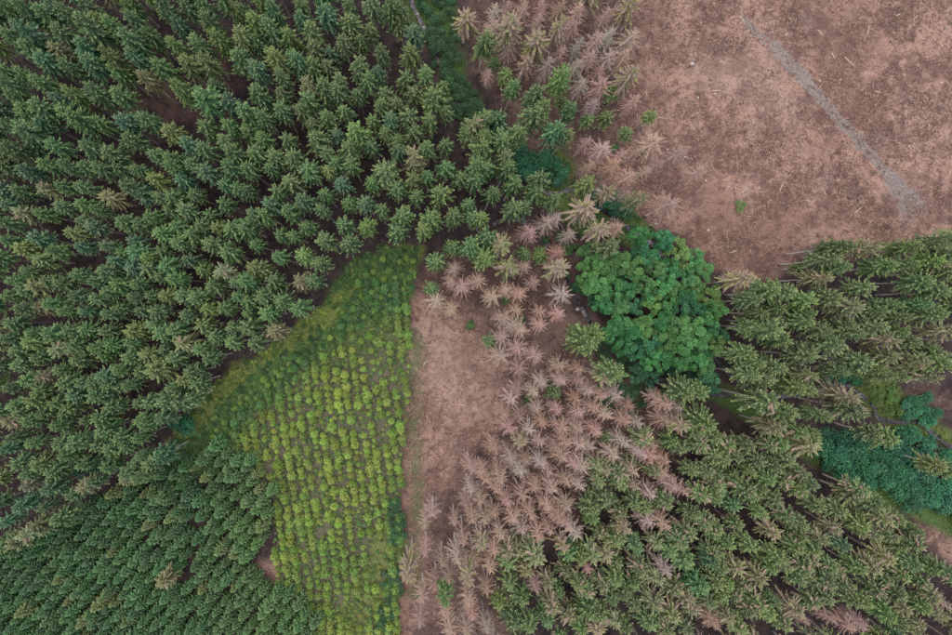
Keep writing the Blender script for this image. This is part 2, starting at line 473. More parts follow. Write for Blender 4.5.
tag(ribbon('stream', STREAM_A, [0.42]*len(STREAM_A), M_WATER, foam_attr(1), 0.34, nacross=5, n=6, flat=True), kind='structure', label='narrow stream winding past the broadleaf grove')
tag(ribbon('stream', STREAM_B[:-1], [0.42]*(len(STREAM_B)-1), M_WATER, foam_attr(1), 0.34, nacross=5, n=6, flat=True), kind='structure', label='small side brook between dead spruces and the grove')

# ------------------------------------------------------------------ plant meshes
class PB:
    """collects quads with a twig tone and a branch random each"""
    def __init__(s, seed): s.V = []; s.F = []; s.tw = []; s.br = []; s.r = random.Random(seed)
    def quad(s, a, b, c, d, tw, br):
        n = len(s.V); s.V += [a, b, c, d]; s.F.append((n, n+1, n+2, n+3)); s.tw.append(tw); s.br.append(br)
    def arrays(s): return np.array(s.V, np.float32), np.array(s.F, np.int32), np.array(s.tw, np.float32), np.array(s.br, np.float32)
    def mesh(s, name, mat):
        V, F, tw, br = s.arrays()
        return mesh_np(name, V, F, {'tw': tw, 'br': br}, mat)
def vadd(a, b, k=1.0): return (a[0]+b[0]*k, a[1]+b[1]*k, a[2]+b[2]*k)
def norm(a):
    l = math.sqrt(a[0]**2+a[1]**2+a[2]**2) or 1.0
    return (a[0]/l, a[1]/l, a[2]/l)
def cross(a, b): return (a[1]*b[2]-a[2]*b[1], a[2]*b[0]-a[0]*b[2], a[0]*b[1]-a[1]*b[0])
def diamond(pb, p, d, ln, w, tilt, br, tw=None):
    """one flat twig: base at p, along d, ln long and w wide, rolled about d by tilt"""
    d = norm(d)
    side = norm(cross(d, (0, 0, 1))); upv = cross(side, d)
    sv = (side[0]*math.cos(tilt)+upv[0]*math.sin(tilt), side[1]*math.cos(tilt)+upv[1]*math.sin(tilt), side[2]*math.cos(tilt)+upv[2]*math.sin(tilt))
    m = vadd(p, d, ln*0.55); e = vadd(p, d, ln)
    pb.quad(p, vadd(m, sv, w*0.5), e, vadd(m, sv, -w*0.5), pb.r.random() if tw is None else tw, br)
def branch(pb, o, az, L, rise, droop, nlat, lat, w, axis_w, latdroop=0.25, tiltr=0.6, upturn=0.0, pale=0.0):
    r = pb.r; br = r.random()
    ca, sa = math.cos(az), math.sin(az)
    f = (ca, sa, 0); sd = (-sa, ca, 0)
    wob = r.uniform(-0.12, 0.12)
    def pt(s):
        z = rise*L*s - droop*L*s*s + upturn*L*s**4
        lat_ = wob*L*s*s
        return (o[0]+ca*L*s-sa*lat_, o[1]+sa*L*s+ca*lat_, o[2]+z)
    N = 4
    prev = pt(0.0)
    for i in range(1, N+1):
        q = pt(i/N)
        w0_ = axis_w*(1-0.6*(i-1)/N); w1_ = axis_w*(1-0.6*i/N)
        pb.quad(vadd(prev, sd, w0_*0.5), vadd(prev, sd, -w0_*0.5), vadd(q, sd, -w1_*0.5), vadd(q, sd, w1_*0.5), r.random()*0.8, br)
        prev = q
    for k in range(nlat):
        s = 0.22+0.76*(k+r.random()*0.6)/nlat
        p = pt(s); sg = 1 if k % 2 else -1
        ang = r.uniform(0.65, 1.1)
        d = (f[0]*math.cos(ang)+sd[0]*sg*math.sin(ang), f[1]*math.cos(ang)+sd[1]*sg*math.sin(ang), -latdroop*r.uniform(0.3, 1.6)+(rise-2*droop*s)*0.5)
        ln = lat*L**0.5*(1.15-0.75*s)*r.uniform(0.7, 1.25)
        diamond(pb, p, d, ln, w*r.uniform(0.75, 1.3), r.uniform(-tiltr, tiltr), br, min(1.0, 0.78*r.random()+(0.2 if s > 0.68 else 0.0)+pale))  # outer twigs paler: new growth, plus painted contrast with shaded inner twigs
    p = pt(0.9)
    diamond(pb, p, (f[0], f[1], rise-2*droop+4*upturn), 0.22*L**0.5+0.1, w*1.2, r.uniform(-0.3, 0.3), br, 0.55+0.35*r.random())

def spruce_crown(seed, h=20.0, base=0.5, R=2.2, dens=1.0, sparse=0.0, w=0.165, latk=0.37):
    pb = PB(seed); r = pb.r
    z = h-0.25; turn = r.random()*TAU
    diamond(pb, (0, 0, h-0.9), (0.02, 0.01, 1), 1.0, 0.16, 0.3, r.random(), 0.9)
    diamond(pb, (0, 0, h-0.9), (0.02, 0.01, 1), 1.0, 0.16, 1.8, r.random(), 0.9)
    asym = [r.uniform(0.82, 1.15) for _ in range(7)]
    while z > h*base:
        t = (h-z)/(h*(1-base))                         # 0 at the tip, 1 at the crown's foot
        Lr = 1.03*R*(1-math.exp(-((h-z)/2.5)**1.15))+0.12
        nb = int((4.4 + 2.2*min(t*2.5, 1))*dens+0.5)
        turn += 0.7+r.random()*0.5
        for k in range(nb):
            if r.random() < sparse*(0.5+t): continue
            az = turn+TAU*k/nb+r.uniform(-0.28, 0.28)
            L = Lr*r.uniform(0.55, 1.18)*asym[int((az % TAU)/TAU*7) % 7]
            rise = 0.95-1.25*min(t*1.6, 1)+r.uniform(-.1, .1); droop = 0.12+0.42*min(t*1.4, 1)
            branch(pb, (0, 0, z+r.uniform(-.12, .12)), az, L, rise, droop, max(6, int(7+10.5*L)), latk, w, 0.2, 0.4, 0.6, upturn=0.16, pale=max(0.0, 0.24*(1-(h-z)/2.6)))  # top whorls paler: cones and new growth, plus top light painted in
        z -= 0.40+0.18*t+r.uniform(-.06, .08)
    # dead stubs below the live crown
    zz = h*base
    for k in range(16):
        zz2 = h*base*(0.45+0.55*r.random()); az = r.random()*TAU
        diamond(pb, (0, 0, zz2), (math.cos(az), math.sin(az), -0.25), r.uniform(0.5, 1.4), 0.06, r.random(), 0.0, 0.1)
    return pb
def dead_crown(seed, h=19.0, base=0.36, R=2.3, bare=0.3):
    pb = PB(seed); r = pb.r
    z = h-0.2; turn = r.random()*TAU
    while z > h*base:
        t = (h-z)/(h*(1-base))
        Lr = R*(1-(1-min(t/0.6, 1.0))**1.7)*(1.0 if t < 0.7 else 1-0.45*(t-0.7)/0.3)+0.18
        nb = int(4.2+1.8*min(t*3, 1))
        turn += 0.9+r.random()*0.6
        for k in range(nb):
            if r.random() < bare*(0.25+0.9*t): continue
            az = turn+TAU*k/nb+r.uniform(-0.3, 0.3)
            L = Lr*r.uniform(0.6, 1.2)
            rise = 0.75-1.15*min(t*1.5, 1)+r.uniform(-.12, .12); droop = 0.12+0.4*min(t*1.3, 1)
            branch(pb, (0, 0, z+r.uniform(-.2, .2)), az, L, rise, droop, max(6, int(6+10*L)), 0.32, 0.056, 0.075, 0.85, 1.3, upturn=0.12)
        z -= 0.42+0.2*t
    return pb
def young_crown(seed, h=6.0, R=1.3, w=0.2):
    pb = PB(seed); r = pb.r
    z = h-0.12; turn = r.random()*TAU
    while z > 0.5:
        t = (h-z)/h
        Lr = R*(1-(1-min(t/0.8, 1.0))**1.55)+0.06
        nb = int(5+3*min(t*2.5, 1)); turn += 0.8+r.random()*0.4
        for k in range(nb):
            az = turn+TAU*k/nb+r.uniform(-.25, .25)
            L = Lr*r.uniform(0.75, 1.15)
            branch(pb, (0, 0, z), az, L, 0.75-0.8*min(t*1.5, 1), 0.1+0.3*t, max(5, int(5+7*L)), 0.36, w, 0.14, 0.3, 0.6, pale=max(0.0, 0.2*(1-(h-z)/1.2)))  # same paler top, painted in as on the tall spruces
        z -= 0.36
    diamond(pb, (0, 0, h-0.5), (0, 0, 1), 0.6, 0.12, 0.2, 0.5, 0.9)
    return pb
def leafball(pb, c, rad, n, size, flat=0.75, br=None):
    r = pb.r; b = r.random() if br is None else br
    for _ in range(n):
        while True:
            d = (r.gauss(0, 1), r.gauss(0, 1), r.gauss(0.35, 1)); l = math.sqrt(d[0]**2+d[1]**2+d[2]**2)
            if l > 1e-3: break
        d = (d[0]/l, d[1]/l, d[2]/l)
        q = rad*(0.72+0.33*r.random())
        p = (c[0]+d[0]*q, c[1]+d[1]*q, c[2]+d[2]*q*flat)
        az = r.random()*TAU
        dr = (math.cos(az)*0.8+d[0]*0.5, math.sin(az)*0.8+d[1]*0.5, -0.15+0.25*d[2])
        diamond(pb, p, dr, size*r.uniform(0.7, 1.35), size*0.72*r.uniform(0.8, 1.2), r.uniform(-0.7, 0.7), b, min(1, max(0, 0.35*b+0.65*r.random())))
def sapling_pb(seed, h=1.9, R=0.72):
    pb = PB(seed); r = pb.r
    leafball(pb, (0, 0, h*0.5), R*0.84, 95, 0.23, 1.05)
    leafball(pb, (0, 0, h*0.72), R*0.48, 40, 0.23, 0.9)
    for k in range(4):
        az = TAU*k/4+r.random(); q = R*0.62
        leafball(pb, (q*math.cos(az), q*math.sin(az), h*r.uniform(0.3, 0.5)), R*0.34, 12, 0.2, 0.9)
    leafball(pb, (r.uniform(-.06, .06), r.uniform(-.06, .06), h*0.9), R*0.3, 12, 0.2, 1.2)
    for k in range(3): diamond(pb, (0, 0, -0.15), (0.05, 0.02, 1), h, 0.07, k*1.05, 0.0, 0.0)
    return pb
def broad_crown(seed, h=13.0, R=2.7, nclump=34, nleaf=105, size=0.33):
    pb = PB(seed); r = pb.r
    cz = h*0.70; rz = h*0.30
    for i in range(nclump):
        u = r.uniform(-0.45, 1.0); az = r.random()*TAU; s = math.sqrt(1-u*u)
        k = r.uniform(0.66, 0.98)
        lump = 1+0.22*math.sin(3*az+seed)+0.1*math.sin(5*az+2*seed)
        c = (R*s*math.cos(az)*k*lump, R*s*math.sin(az)*k*lump, cz+rz*u*k)
        leafball(pb, c, r.uniform(0.36, 0.8)*R/2.7, nleaf, size)
    return pb
def shrub_pb(seed, h=1.6, R=0.95, nclump=13, nleaf=46, size=0.2):
    pb = PB(seed); r = pb.r
    for i in range(nclump):
        az = r.random()*TAU; q = R*math.sqrt(r.random())*0.8
        c = (q*math.cos(az), q*math.sin(az), h*(0.35+0.45*(1-(q/R)**2)*r.uniform(0.7, 1.1)))
        leafball(pb, c, R*r.uniform(0.3, 0.5), nleaf, size)
    for i in range(5):
        az = r.random()*TAU
        diamond(pb, (0, 0, -0.1), (0.4*math.cos(az), 0.4*math.sin(az), 1), h*0.7, 0.06, 0.1, 0.0, 0.0)
    return pb

def tube(pts, radii, n=7):
    V, F = [], []
    for i, (p, rr) in enumerate(zip(pts, radii)):
        a = pts[max(i-1, 0)]; b = pts[min(i+1, len(pts)-1)]
        d = norm((b[0]-a[0], b[1]-a[1], b[2]-a[2]))
        s = norm(cross(d, (0.3, 0.9, 0.1) if abs(d[2]) > 0.8 else (0, 0, 1))); u = cross(s, d)
        for k in range(n):
            an = TAU*k/n
            V.append((p[0]+rr*(s[0]*math.cos(an)+u[0]*math.sin(an)), p[1]+rr*(s[1]*math.cos(an)+u[1]*math.sin(an)), p[2]+rr*(s[2]*math.cos(an)+u[2]*math.sin(an))))
    for i in range(len(pts)-1):
        for k in range(n):
            F.append((i*n+k, i*n+(k+1) % n, (i+1)*n+(k+1) % n, (i+1)*n+k))
    F.append(tuple(range(n))[::-1]); F.append(tuple((len(pts)-1)*n+k for k in range(n)))
    return V, F
def merge(parts):
    V, F = [], []
    for v, f in parts:
        n = len(V); V += v; F += [tuple(i+n for i in q) for q in f]
    return V, F
def trunk_mesh(name, h, r0, mat, seed, limbs=None):
    r = random.Random(seed); b = (r.uniform(-.1, .1), r.uniform(-.1, .1))
    n = 7
    pts = [(b[0]*math.sin(math.pi*i/n), b[1]*math.sin(math.pi*i/n), -0.4+(h+0.4)*i/n) for i in range(n+1)]
    rad = [r0*1.25]+[r0*(1-0.93*i/n)+0.012 for i in range(1, n+1)]
    parts = [tube(pts, rad)]
    for (o, d, L, rr) in (limbs or []):
        d = norm(d)
        parts.append(tube([o, vadd(o, d, L*0.5), vadd(vadd(o, d, L), (0, 0, 1), 0.25*L)], [rr, rr*0.7, rr*0.25], 5))
    V, F = merge(parts)
    return mesh_np(name, V, F, mat=mat, smooth=True)
def broad_limbs(seed, h):
    r = random.Random(seed); out = []
    for k in range(7):
        az = TAU*k/7+r.random(); z = h*r.uniform(0.38, 0.62)
        out.append(((0, 0, z), (math.cos(az)*0.7, math.sin(az)*0.7, 0.7), r.uniform(1.6, 2.8), 0.07))
    return out

def variants(n, fn, mat, name, seed0):
    return [fn(seed0+i).mesh(name, mat) for i in range(n)]
SPR_TRUNK = [trunk_mesh('trunk', 19.8, 0.20, M_BARK, 50+i) for i in range(4)]
DEAD_TRUNK = [trunk_mesh('trunk', 19.0, 0.19, M_BARK_DEAD, 60+i) for i in range(4)]
SPR_PB = [spruce_crown(100+i, R=[2.15, 2.35, 2.05, 2.4, 2.2, 2.3][i], base=[.60, .64, .66, .57, .62, .63][i]) for i in range(6)]
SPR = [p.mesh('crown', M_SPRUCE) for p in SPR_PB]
SPR_THIN = [spruce_crown(120+i, R=2.3, base=.58, sparse=0.3, w=0.15, latk=0.34).mesh('crown', M_SPRUCE) for i in range(3)]
DEAD = [dead_crown(140+i, base=[.45, .5, .4, .5, .35][i], bare=[.2, .3, .35, .25, .6][i], R=[2.2, 2.4, 2.0, 2.5, 2.5][i]).mesh('crown', M_DEAD) for i in range(5)]
BROAD_H = [13.0, 12.0, 14.0, 12.5]
BROAD = [broad_crown(160+i, BROAD_H[i], [2.7, 2.9, 2.6, 3.0][i]).mesh('crown', M_LEAF) for i in range(4)]
BROAD_TRUNK = [trunk_mesh('trunk', BROAD_H[i]*0.85, 0.19, M_BARK_BROAD, 70+i, broad_limbs(i, BROAD_H[i])) for i in range(4)]
YOUNG_PB = [young_crown(180+i, R=[1.2, 1.35, 1.1, 1.28][i]) for i in range(4)]
YOUNG = [p.mesh('young_spruce', M_YOUNG) for p in YOUNG_PB]
SAP_PB = [sapling_pb(200+i, [1.9, 1.7, 2.1, 1.8][i], [.72, .8, .68, .85][i]) for i in range(4)]
SAP = [p.mesh('sapling', M_SAP) for p in SAP_PB]
SHRUB = [shrub_pb(220+i, [1.6, 1.9, 1.4, 2.2][i], [.95, 1.1, .9, 1.2][i]).mesh('shrub', M_LEAF) for i in range(4)]

# ------------------------------------------------------------------ where the crowns stand (traced, 3.967 zoom px per photo px per tile)
Z = 952/240.0
def tile(ox, oy, s):
    out = []
    for tok in s.split():
        a = tok.split(',')
        out.append((ox+int(a[0])/Z, oy+int(a[1])/Z, a[2] if len(a) > 2 else 'g'))
    return out
TIPS = []
TIPS += tile(0, 0, "20,30 90,35 165,45 215,15,b 265,50 345,15 385,80,y 440,100 335,95 250,125 330,180,b 40,150 120,190 95,120,b 360,245,b 265,265 430,220,y 460,275 "
  "530,225,b 510,20 525,70 590,135 640,20 700,90,b 690,170,y 740,20 820,80 800,15 930,40,y 640,260 810,240,y 710,350,y 800,390,L 850,330 945,230 20,280 90,300 "
  "150,325 50,385 95,430 165,425 280,360,y 370,360 470,380 225,400,b 265,450 310,470 395,490 580,470 510,550 670,515,y 740,575,bL 815,500 910,490 890,560 910,600 "
  "30,500 90,510 125,565 215,580 40,580 340,580 430,605 620,615 680,625 170,490,b 20,330")
TIPS += tile(240, 0, "20,45 60,90,y 60,165 130,35 120,105 190,150,y 245,20 240,70,b 280,120 290,185 340,50,b 430,85,L 510,115,y 480,160 410,170 360,210,b 225,235,b "
  "345,260 285,260 470,255,L 560,205 545,285,b 510,320 630,40 635,85 600,20 680,205,y 660,300 735,290 740,330,p 160,295 265,330,p 325,340 400,320 380,355 465,375 "
  "580,370 560,410 620,410 690,375 775,390,L 800,340 820,440 160,365 60,370 265,400 240,430 155,435 20,440 85,465 350,465 415,445 290,490 525,480 600,470,b 670,460 "
  "745,480,y 685,520 575,525 620,555 380,535,b 460,520,y 300,550 180,550 85,550 30,510 430,590 340,610 630,600,b 690,615,p 815,570 745,580 900,530 930,490,p 945,560 "
  "140,625 60,610 520,10 430,15 895,70,h")
TIPS += tile(480, 0, "20,150 65,30,d 110,20,d 170,20,d 125,95,h 120,160,d 250,20,d 325,20,d 395,30,d 235,75,d 310,90,h 370,95,d 230,155,h 190,240,d 60,245,s 35,290,ds "
  "100,290,ys 330,195,d 400,165,d 465,145,d 515,125,d 445,215,d 540,40,d 500,50,d 600,30,h 635,10,d 610,135,dL 580,215,dL 485,270,d 490,325,dL 530,355,ys 130,345 "
  "330,310,yL 330,405,s 230,370 250,420 225,450 365,440,b 430,470,s 505,460,ys 625,385,dt 680,460,ys 590,525,s 300,510,bL 350,530 75,465,b 20,470 90,555 150,530 20,545 "
  "10,590 430,555,d 490,585,d 575,600,dt 700,560,dL 800,600,dt 105,625")
TIPS += tile(0, 160, "25,30 100,45,b 270,25 330,30 395,35 470,30 550,35 610,75,y 690,20 760,20 820,40,b 720,75,b 910,15 80,120 170,115,p 250,105 320,100 430,145,p 500,105 560,130,b "
  "640,150 690,145 775,140 895,95,b 945,105 40,180,b 90,210,p 170,215 330,180 325,240 380,190 490,245 545,255 590,225 670,200 740,200 830,215 885,170 800,260 860,270,y 920,265 "
  "20,250 285,290,y 370,265,b 90,350,y 160,395,y 215,360 145,310,b 30,320 325,350,b 420,340 490,370 530,325,b 640,290 705,330 760,300 700,265 830,335 900,370 "
  "880,445,p 580,380,y 535,365,b 640,360 660,410 740,400,b 800,430,y 520,430,b 590,430 455,400,b 420,440 370,480,b 465,490 540,490 640,460 600,540 690,470 730,540 660,540,y 780,540 "
  "850,500 930,480 820,590,y 890,585 940,540 110,440 60,480 190,480 240,490 140,500,p 300,540 100,520 30,540 200,570 90,590 160,585,p 255,600 385,550 430,525 530,545 480,590 "
  "560,600 620,600 340,600,b 430,610")
TIPS += tile(240, 160, "30,35 120,30 270,40 350,45,y 200,85,L 400,90,b 440,15 380,10 575,40,L 690,15,p 820,30 940,20 525,90 620,110 690,75,y 740,65 700,140 790,140,L 880,70 935,70 335,135 "
  "430,170 500,170,b 560,195 640,210,L 850,215,L 905,175 760,230 730,275,y 930,225 320,195 250,160,b 190,200 120,170,b 145,120 25,120 55,215 90,215 265,265 410,255 500,265,y 625,275 "
  "335,315,L 430,330 160,295 215,300 60,335 20,270 150,385 250,380,y 315,410 55,430,y 20,480 130,480 235,480,p 285,480 95,540 30,560 165,560 230,590 110,610 30,610 845,345 775,405,L "
  "920,345 850,430,d 935,480,d 880,500,d 835,480,d 775,560,d 840,590,d 760,510,s")
TIPS += tile(480, 160, "20,30 110,30 140,90 55,130 240,75 215,125 130,190,L 175,185 300,155 10,230,y 20,385,y 80,330,p 30,310 430,95,y 510,125,h 420,190,hL 270,250,dL 200,285,d "
  "305,225,d 365,290,d 490,270,h 550,265,d 525,345 175,370,s 240,375,ys 310,365,d 315,425,h 120,425,p 180,425,d 215,485,d 330,525,dL 55,535,d 105,510,d 160,530,d 0,475,d 145,595,d "
  "245,600,d 320,610,d 100,625,d 590,60,dL 760,175,dL 640,160,pt 880,40,dt 540,20,d 720,10,dt")
TIPS += tile(712, 160, "520,340 470,390 580,345,p 630,350,p 790,350,y 880,320 930,310 360,425,ys 510,430 430,470,p 600,510,L 690,420,L 780,420 870,400,y 830,480 900,420,p 470,535 280,520,L "
  "380,555,y 230,530 170,560 130,480,h 560,580,p 710,570 830,570,b 900,530 940,440 660,600 370,610 750,620 880,610 940,380 190,610 260,590")
TIPS += tile(0, 320, "50,15 130,50 120,90,y 200,55 280,45 340,40 230,115,p 420,45 530,45,y 640,50 610,20 690,40 800,15,y 720,90,pL 790,115 850,65 830,150 920,90 920,30 30,75 70,125 75,180 "
  "150,150 290,100 310,160 380,110 410,140 440,100 520,90 575,140,y 520,150 650,120 690,150 620,200,yL 560,210 680,270 730,240,y 760,210 780,250 650,320,L 700,320,L 760,310 590,330 "
  "550,330 40,270 110,240 170,220,p 165,285 240,200 260,250 290,300,b 220,330 130,325,y 60,340 330,250 370,250 410,220,b 470,200 430,260 380,300 510,260 440,345 395,390 340,400 280,345 "
  "260,370 230,420 170,370 120,400 40,405,p 80,370 640,390 580,420 560,400 410,440 480,470 550,470 390,500 440,510 500,500 300,490,L 240,490 260,540 130,490 50,470 20,510,b 80,570 "
  "160,580,y 110,610 210,600 640,540,bL 600,570 540,570 500,610 580,610 560,540")
TIPS += tile(240, 320, "130,45,pL 30,30 60,95 915,590,dt")
TIPS += tile(480, 320, "165,35,dL 120,20,d 240,15,d 85,70,d 85,145,d 155,110,d 215,145,d 155,185,d 40,85,s 425,90,yL 460,60,y 535,215,yL 500,220,h 320,185,d 390,195,d 400,240,d "
  "250,245,d 300,295,s 215,290,d 150,270,d 130,310,d 435,280,d 490,300,d 550,300,d 590,345,d 385,315,d 305,360,d 160,385,d 250,405,d 195,435,d 500,380,d 400,370,d 390,435,d 330,435,d "
  "580,400,dL 630,405,d 745,330,dL 790,350,d 760,410,dL 800,420,h 820,290,yL 870,290 700,310,d 515,470,s 160,480,h 60,510,d 245,490,d 300,500,d 330,540,d 400,500,d 440,500,d 350,490,d "
  "180,560,d 160,600,d 120,545,d 280,600,d 240,570,d 380,570,d 410,580,d 80,600,d 10,600,d 580,490,d 600,560,s 655,475,p 680,500,d 680,540,d 640,530,d 740,560,d 730,610,d 500,590,p "
  "550,600 470,580,p 610,605,d 690,600 800,510 760,480 890,410,L 860,440 880,500 900,600 840,600 940,470 930,540")
TIPS += tile(712, 320, "140,140,L 180,170 230,40,L 280,80 160,30 250,10 370,10 260,190 210,230,L 150,220 390,220,p 440,240,s 370,280 330,270 380,150,L 430,40 480,100,L 570,50 540,40 "
  "590,170,L 500,200 640,30 700,80,p 740,50 790,90 700,150,p 820,160,p 800,190,p 690,210 740,220 650,200 870,120 870,230,p 900,180 940,50,p 930,150,p 540,300,pL 560,360,L 700,470,L 640,450 "
  "220,330,L 290,370 260,430,p 390,500,pL 350,450 400,470 60,500,y 140,500 100,540 180,560 280,500 230,500 50,560,y 150,600 250,590 300,560 20,620 350,610 900,580,yL 940,600")
TIPS += tile(0, 475, "110,30,p 210,10 290,80 340,50,p 370,30 500,15,p 550,10 230,180,L 150,200,p 110,240,p 60,270,p 20,275 20,180,b 90,120,b 200,60,b 650,420,ps 600,80,s 640,90,s")
TIPS += tile(480, 475, "30,20,d 80,20,d 70,60,d 170,80,d 215,45,d 290,50,d 345,30,d 400,50,d 105,110,d 60,155,d 20,180,d 135,170,d 80,240,d 165,220,d 200,160,d 300,160,d 345,130,d "
  "270,130,d 320,180,d 240,240,d 280,230,d 350,210,d 380,230,d 330,280,h 45,370,d 60,300,d 10,270,h 30,460,d 25,610,d 230,450,d 110,300,p 215,320,pL 150,300,p 110,350 180,380,p 350,310,b "
  "405,330,y 450,320,p 500,310,p 545,340 430,380,d 340,385 470,30 550,15 500,100 440,130 450,170 560,150 620,110 480,230 540,260,y 570,210,p 620,290,b 620,50,d 680,80,d 760,50,dL 810,60,d "
  "740,120 660,130 670,190,d 740,200,dL 700,270,p 760,300 800,270 820,340 740,380,d 700,410,p 640,370 780,450 820,480,p 840,530,p 770,560,p 690,510,pL 620,520 570,470 610,430 540,410 "
  "490,440,p 430,460 390,430 310,460 170,490 120,430 80,510,y 270,430,p 260,570 350,560,p 290,520,p 480,550 520,490 430,540 130,580 200,600 400,610 470,610,h 540,580,p 580,600 680,590 "
  "740,610 820,610 900,190,L 840,150 930,30 880,80 930,220 830,230 920,350,b 870,440,b 910,500 930,580,d 940,420")
TIPS += tile(712, 475, "25,45 100,20 90,120,b 20,90 140,60 200,60 160,85 250,100 200,155,y 220,15 290,15 350,60,y 390,40 300,160 350,190 100,200 60,270 150,280 250,230,p 350,240 500,140,L "
  "490,210,p 440,250,p 590,60 560,80 640,120 680,165,pL 600,200,y 710,240 740,280 640,240,p 800,270,L 740,180 810,220 520,280,b 400,300 330,290 270,330 230,370 290,360,p 190,410,p 100,370,p "
  "30,370 10,310 130,440 360,370 400,340,p 470,360 500,380 340,420 390,400 460,430 540,450 600,500,yL 560,500 580,370 640,370,p 690,420 660,460 740,470 760,400 800,360 870,370 700,330,p "
  "840,430 870,480,p 930,390 940,520,d 900,560,p 840,520 760,530,p 700,560,y 740,590 820,590,p 460,490 400,500 370,580,d 470,580,d 600,600,dL 550,610,d 250,500 220,550,y 180,520 150,540 "
  "280,590 330,540,p 60,560,p 110,610 40,470,y 60,440,y 15,600,d 90,480 20,430")
TIPS += tile(240, 475, "765,150,dt 730,200,dt 850,190,dt 890,265,d 735,310,dt 670,390,ht 720,490,d 775,450,d 800,350,dt 860,340,d 830,420,d 900,410,h 905,510,d 920,560,d 810,550,d 710,590,dt "
  "830,620,d 810,490,yt 930,340,d 910,60,dt 900,110,dt 920,170,dt")

# stands that go on past the traced crowns (crown-level pixels, running out beyond the frame)
S_LEFT = [(-110, -90), (396, -90), (408, 0), (424, 60), (452, 100), (480, 122), (520, 150), (530, 215), (500, 232), (470, 232), (420, 238), (375, 242), (340, 262), (308, 298), (250, 336),
          (212, 372), (188, 400), (160, 440), (150, 470), (106, 480), (58, 520), (0, 545), (-110, 590)]
S_RIGHT = [(830, 250), (880, 240), (1070, 225), (1070, 330), (952, 352), (905, 365), (868, 374), (830, 432), (800, 440), (762, 402), (738, 372), (732, 345), (748, 302), (792, 286)]
S_LOWR = [(692, 418), (740, 442), (790, 462), (822, 488), (880, 512), (926, 545), (1070, 620), (1070, 740), (500, 740), (505, 570), (560, 540), (600, 520), (640, 500), (680, 470)]
S_DEADTOP = [(484, -90), (655, -90), (640, 10), (625, 40), (590, 60), (500, 30)]
S_DEADLOW = [(448, 540), (470, 500), (500, 520), (495, 590), (500, 740), (444, 740), (446, 600)]
S_DEADMID = [(505, 405), (560, 372), (620, 402), (655, 432), (636, 468), (590, 488), (566, 530), (500, 548), (476, 500)]
NOFILL = [P_GAP, P_STREAMTOP, P_BARE_R, P_BARE_R2, P_PATHGREEN]
pts = [(x, y) for x, y, _ in TIPS]
def fill(poly, dmin, picker, tries=9000):
    xs = [p[0] for p in poly]; ys = [p[1] for p in poly]
    r = random.Random(len(poly)*31+int(dmin*10))
    arr = np.array(pts)
    add = []
    for _ in range(tries):
        x = r.uniform(min(xs), max(xs)); y = r.uniform(min(ys), max(ys))
        if not inp(x, y, poly) or any(inp(x, y, q) for q in NOFILL): continue
        bx, by = NADIR[0]+(x-NADIR[0])*0.84, NADIR[1]+(y-NADIR[1])*0.84        # its foot: nothing of it shows if that is outside too
        if any(inp(bx, by, q) for q in (P_PATHGREEN, P_GRASSR, P_BARE_R, P_BARE_R2, P_FERN)): continue
        if not (-12 < bx < W_PX+12 and -12 < by < H_PX+12) and not (-12 < x < W_PX+12 and -12 < y < H_PX+12): continue
        if (np.hypot(arr[:, 0]-x, arr[:, 1]-y) < dmin).any(): continue
        add.append((x, y, picker(r))); arr = np.vstack([arr, (x, y)])
    pts.extend((x, y) for x, y, _ in add)
    TIPS.extend(add)
pick_left = lambda r: r.choice(['g']*8+['b']*3+['y', 'y', 'p'])
fill(S_LEFT, 17.5, pick_left, 9000)
fill(S_RIGHT, 21.0, lambda r: r.choice(['g']*5+['p', 'p', 'y']), 2500)
fill(S_LOWR, 19.5, lambda r: r.choice(['g']*6+['p', 'p', 'p', 'y', 'b', 'd']), 3000)
fill(S_DEADTOP, 20, lambda r: r.choice(['d', 'd', 'd', 'h']), 900)
fill([(484, 0), (640, 0), (636, 60), (622, 104), (600, 132), (566, 72), (520, 62), (490, 40)], 15.5, lambda r: r.choice(['d', 'd', 'd', 'd', 'h']), 1500)
fill([(572, 138), (640, 140), (664, 172), (640, 200), (606, 186), (584, 170)], 16, lambda r: r.choice(['d', 'd', 'dt']), 600)
fill(S_DEADMID, 14.5, lambda r: r.choice(['d', 'd', 'd', 'dt']), 1500)
fill(S_DEADLOW, 17, lambda r: r.choice(['d', 'd', 'd', 'dt', 'h']), 1200)

# ------------------------------------------------------------------ labels
REG = {}                                            # (look, place) -> [(x, y, object)]
def register(o, look, place, px, py): REG.setdefault((look, place), []).append((px, py, o))
ORDW = ['', 'second', 'third', 'fourth', 'fifth', 'sixth', 'seventh', 'eighth', 'ninth', 'tenth', 'eleventh', 'twelfth']
def finish_labels():
    for (look, place), L in REG.items():
        if len(L) == 1:
            L[0][2]['label'] = f'{look} {place}'; continue
        L.sort(key=lambda e: e[0])
        n = len(L); plural = look.replace('spruce', 'spruces').replace('tree', 'trees').replace('shrub', 'shrubs').replace('sapling', 'saplings').replace('snag', 'snags')
        for i, e in enumerate(L):
            if i < 12 and i < (n+1)//2: w = 'leftmost' if i == 0 else ORDW[i]+' from left'
            elif n-1-i < 12: w = 'rightmost' if i == n-1 else ORDW[n-1-i]+' from right'
            else: w = None
            e[2]['label'] = f'{w} of the {plural} {place}' if w else f'{look} {place}, mid row'
def d2(px, py, poly): return abs(float(sdf(np.array([px]), np.array([py]), poly)[0]))
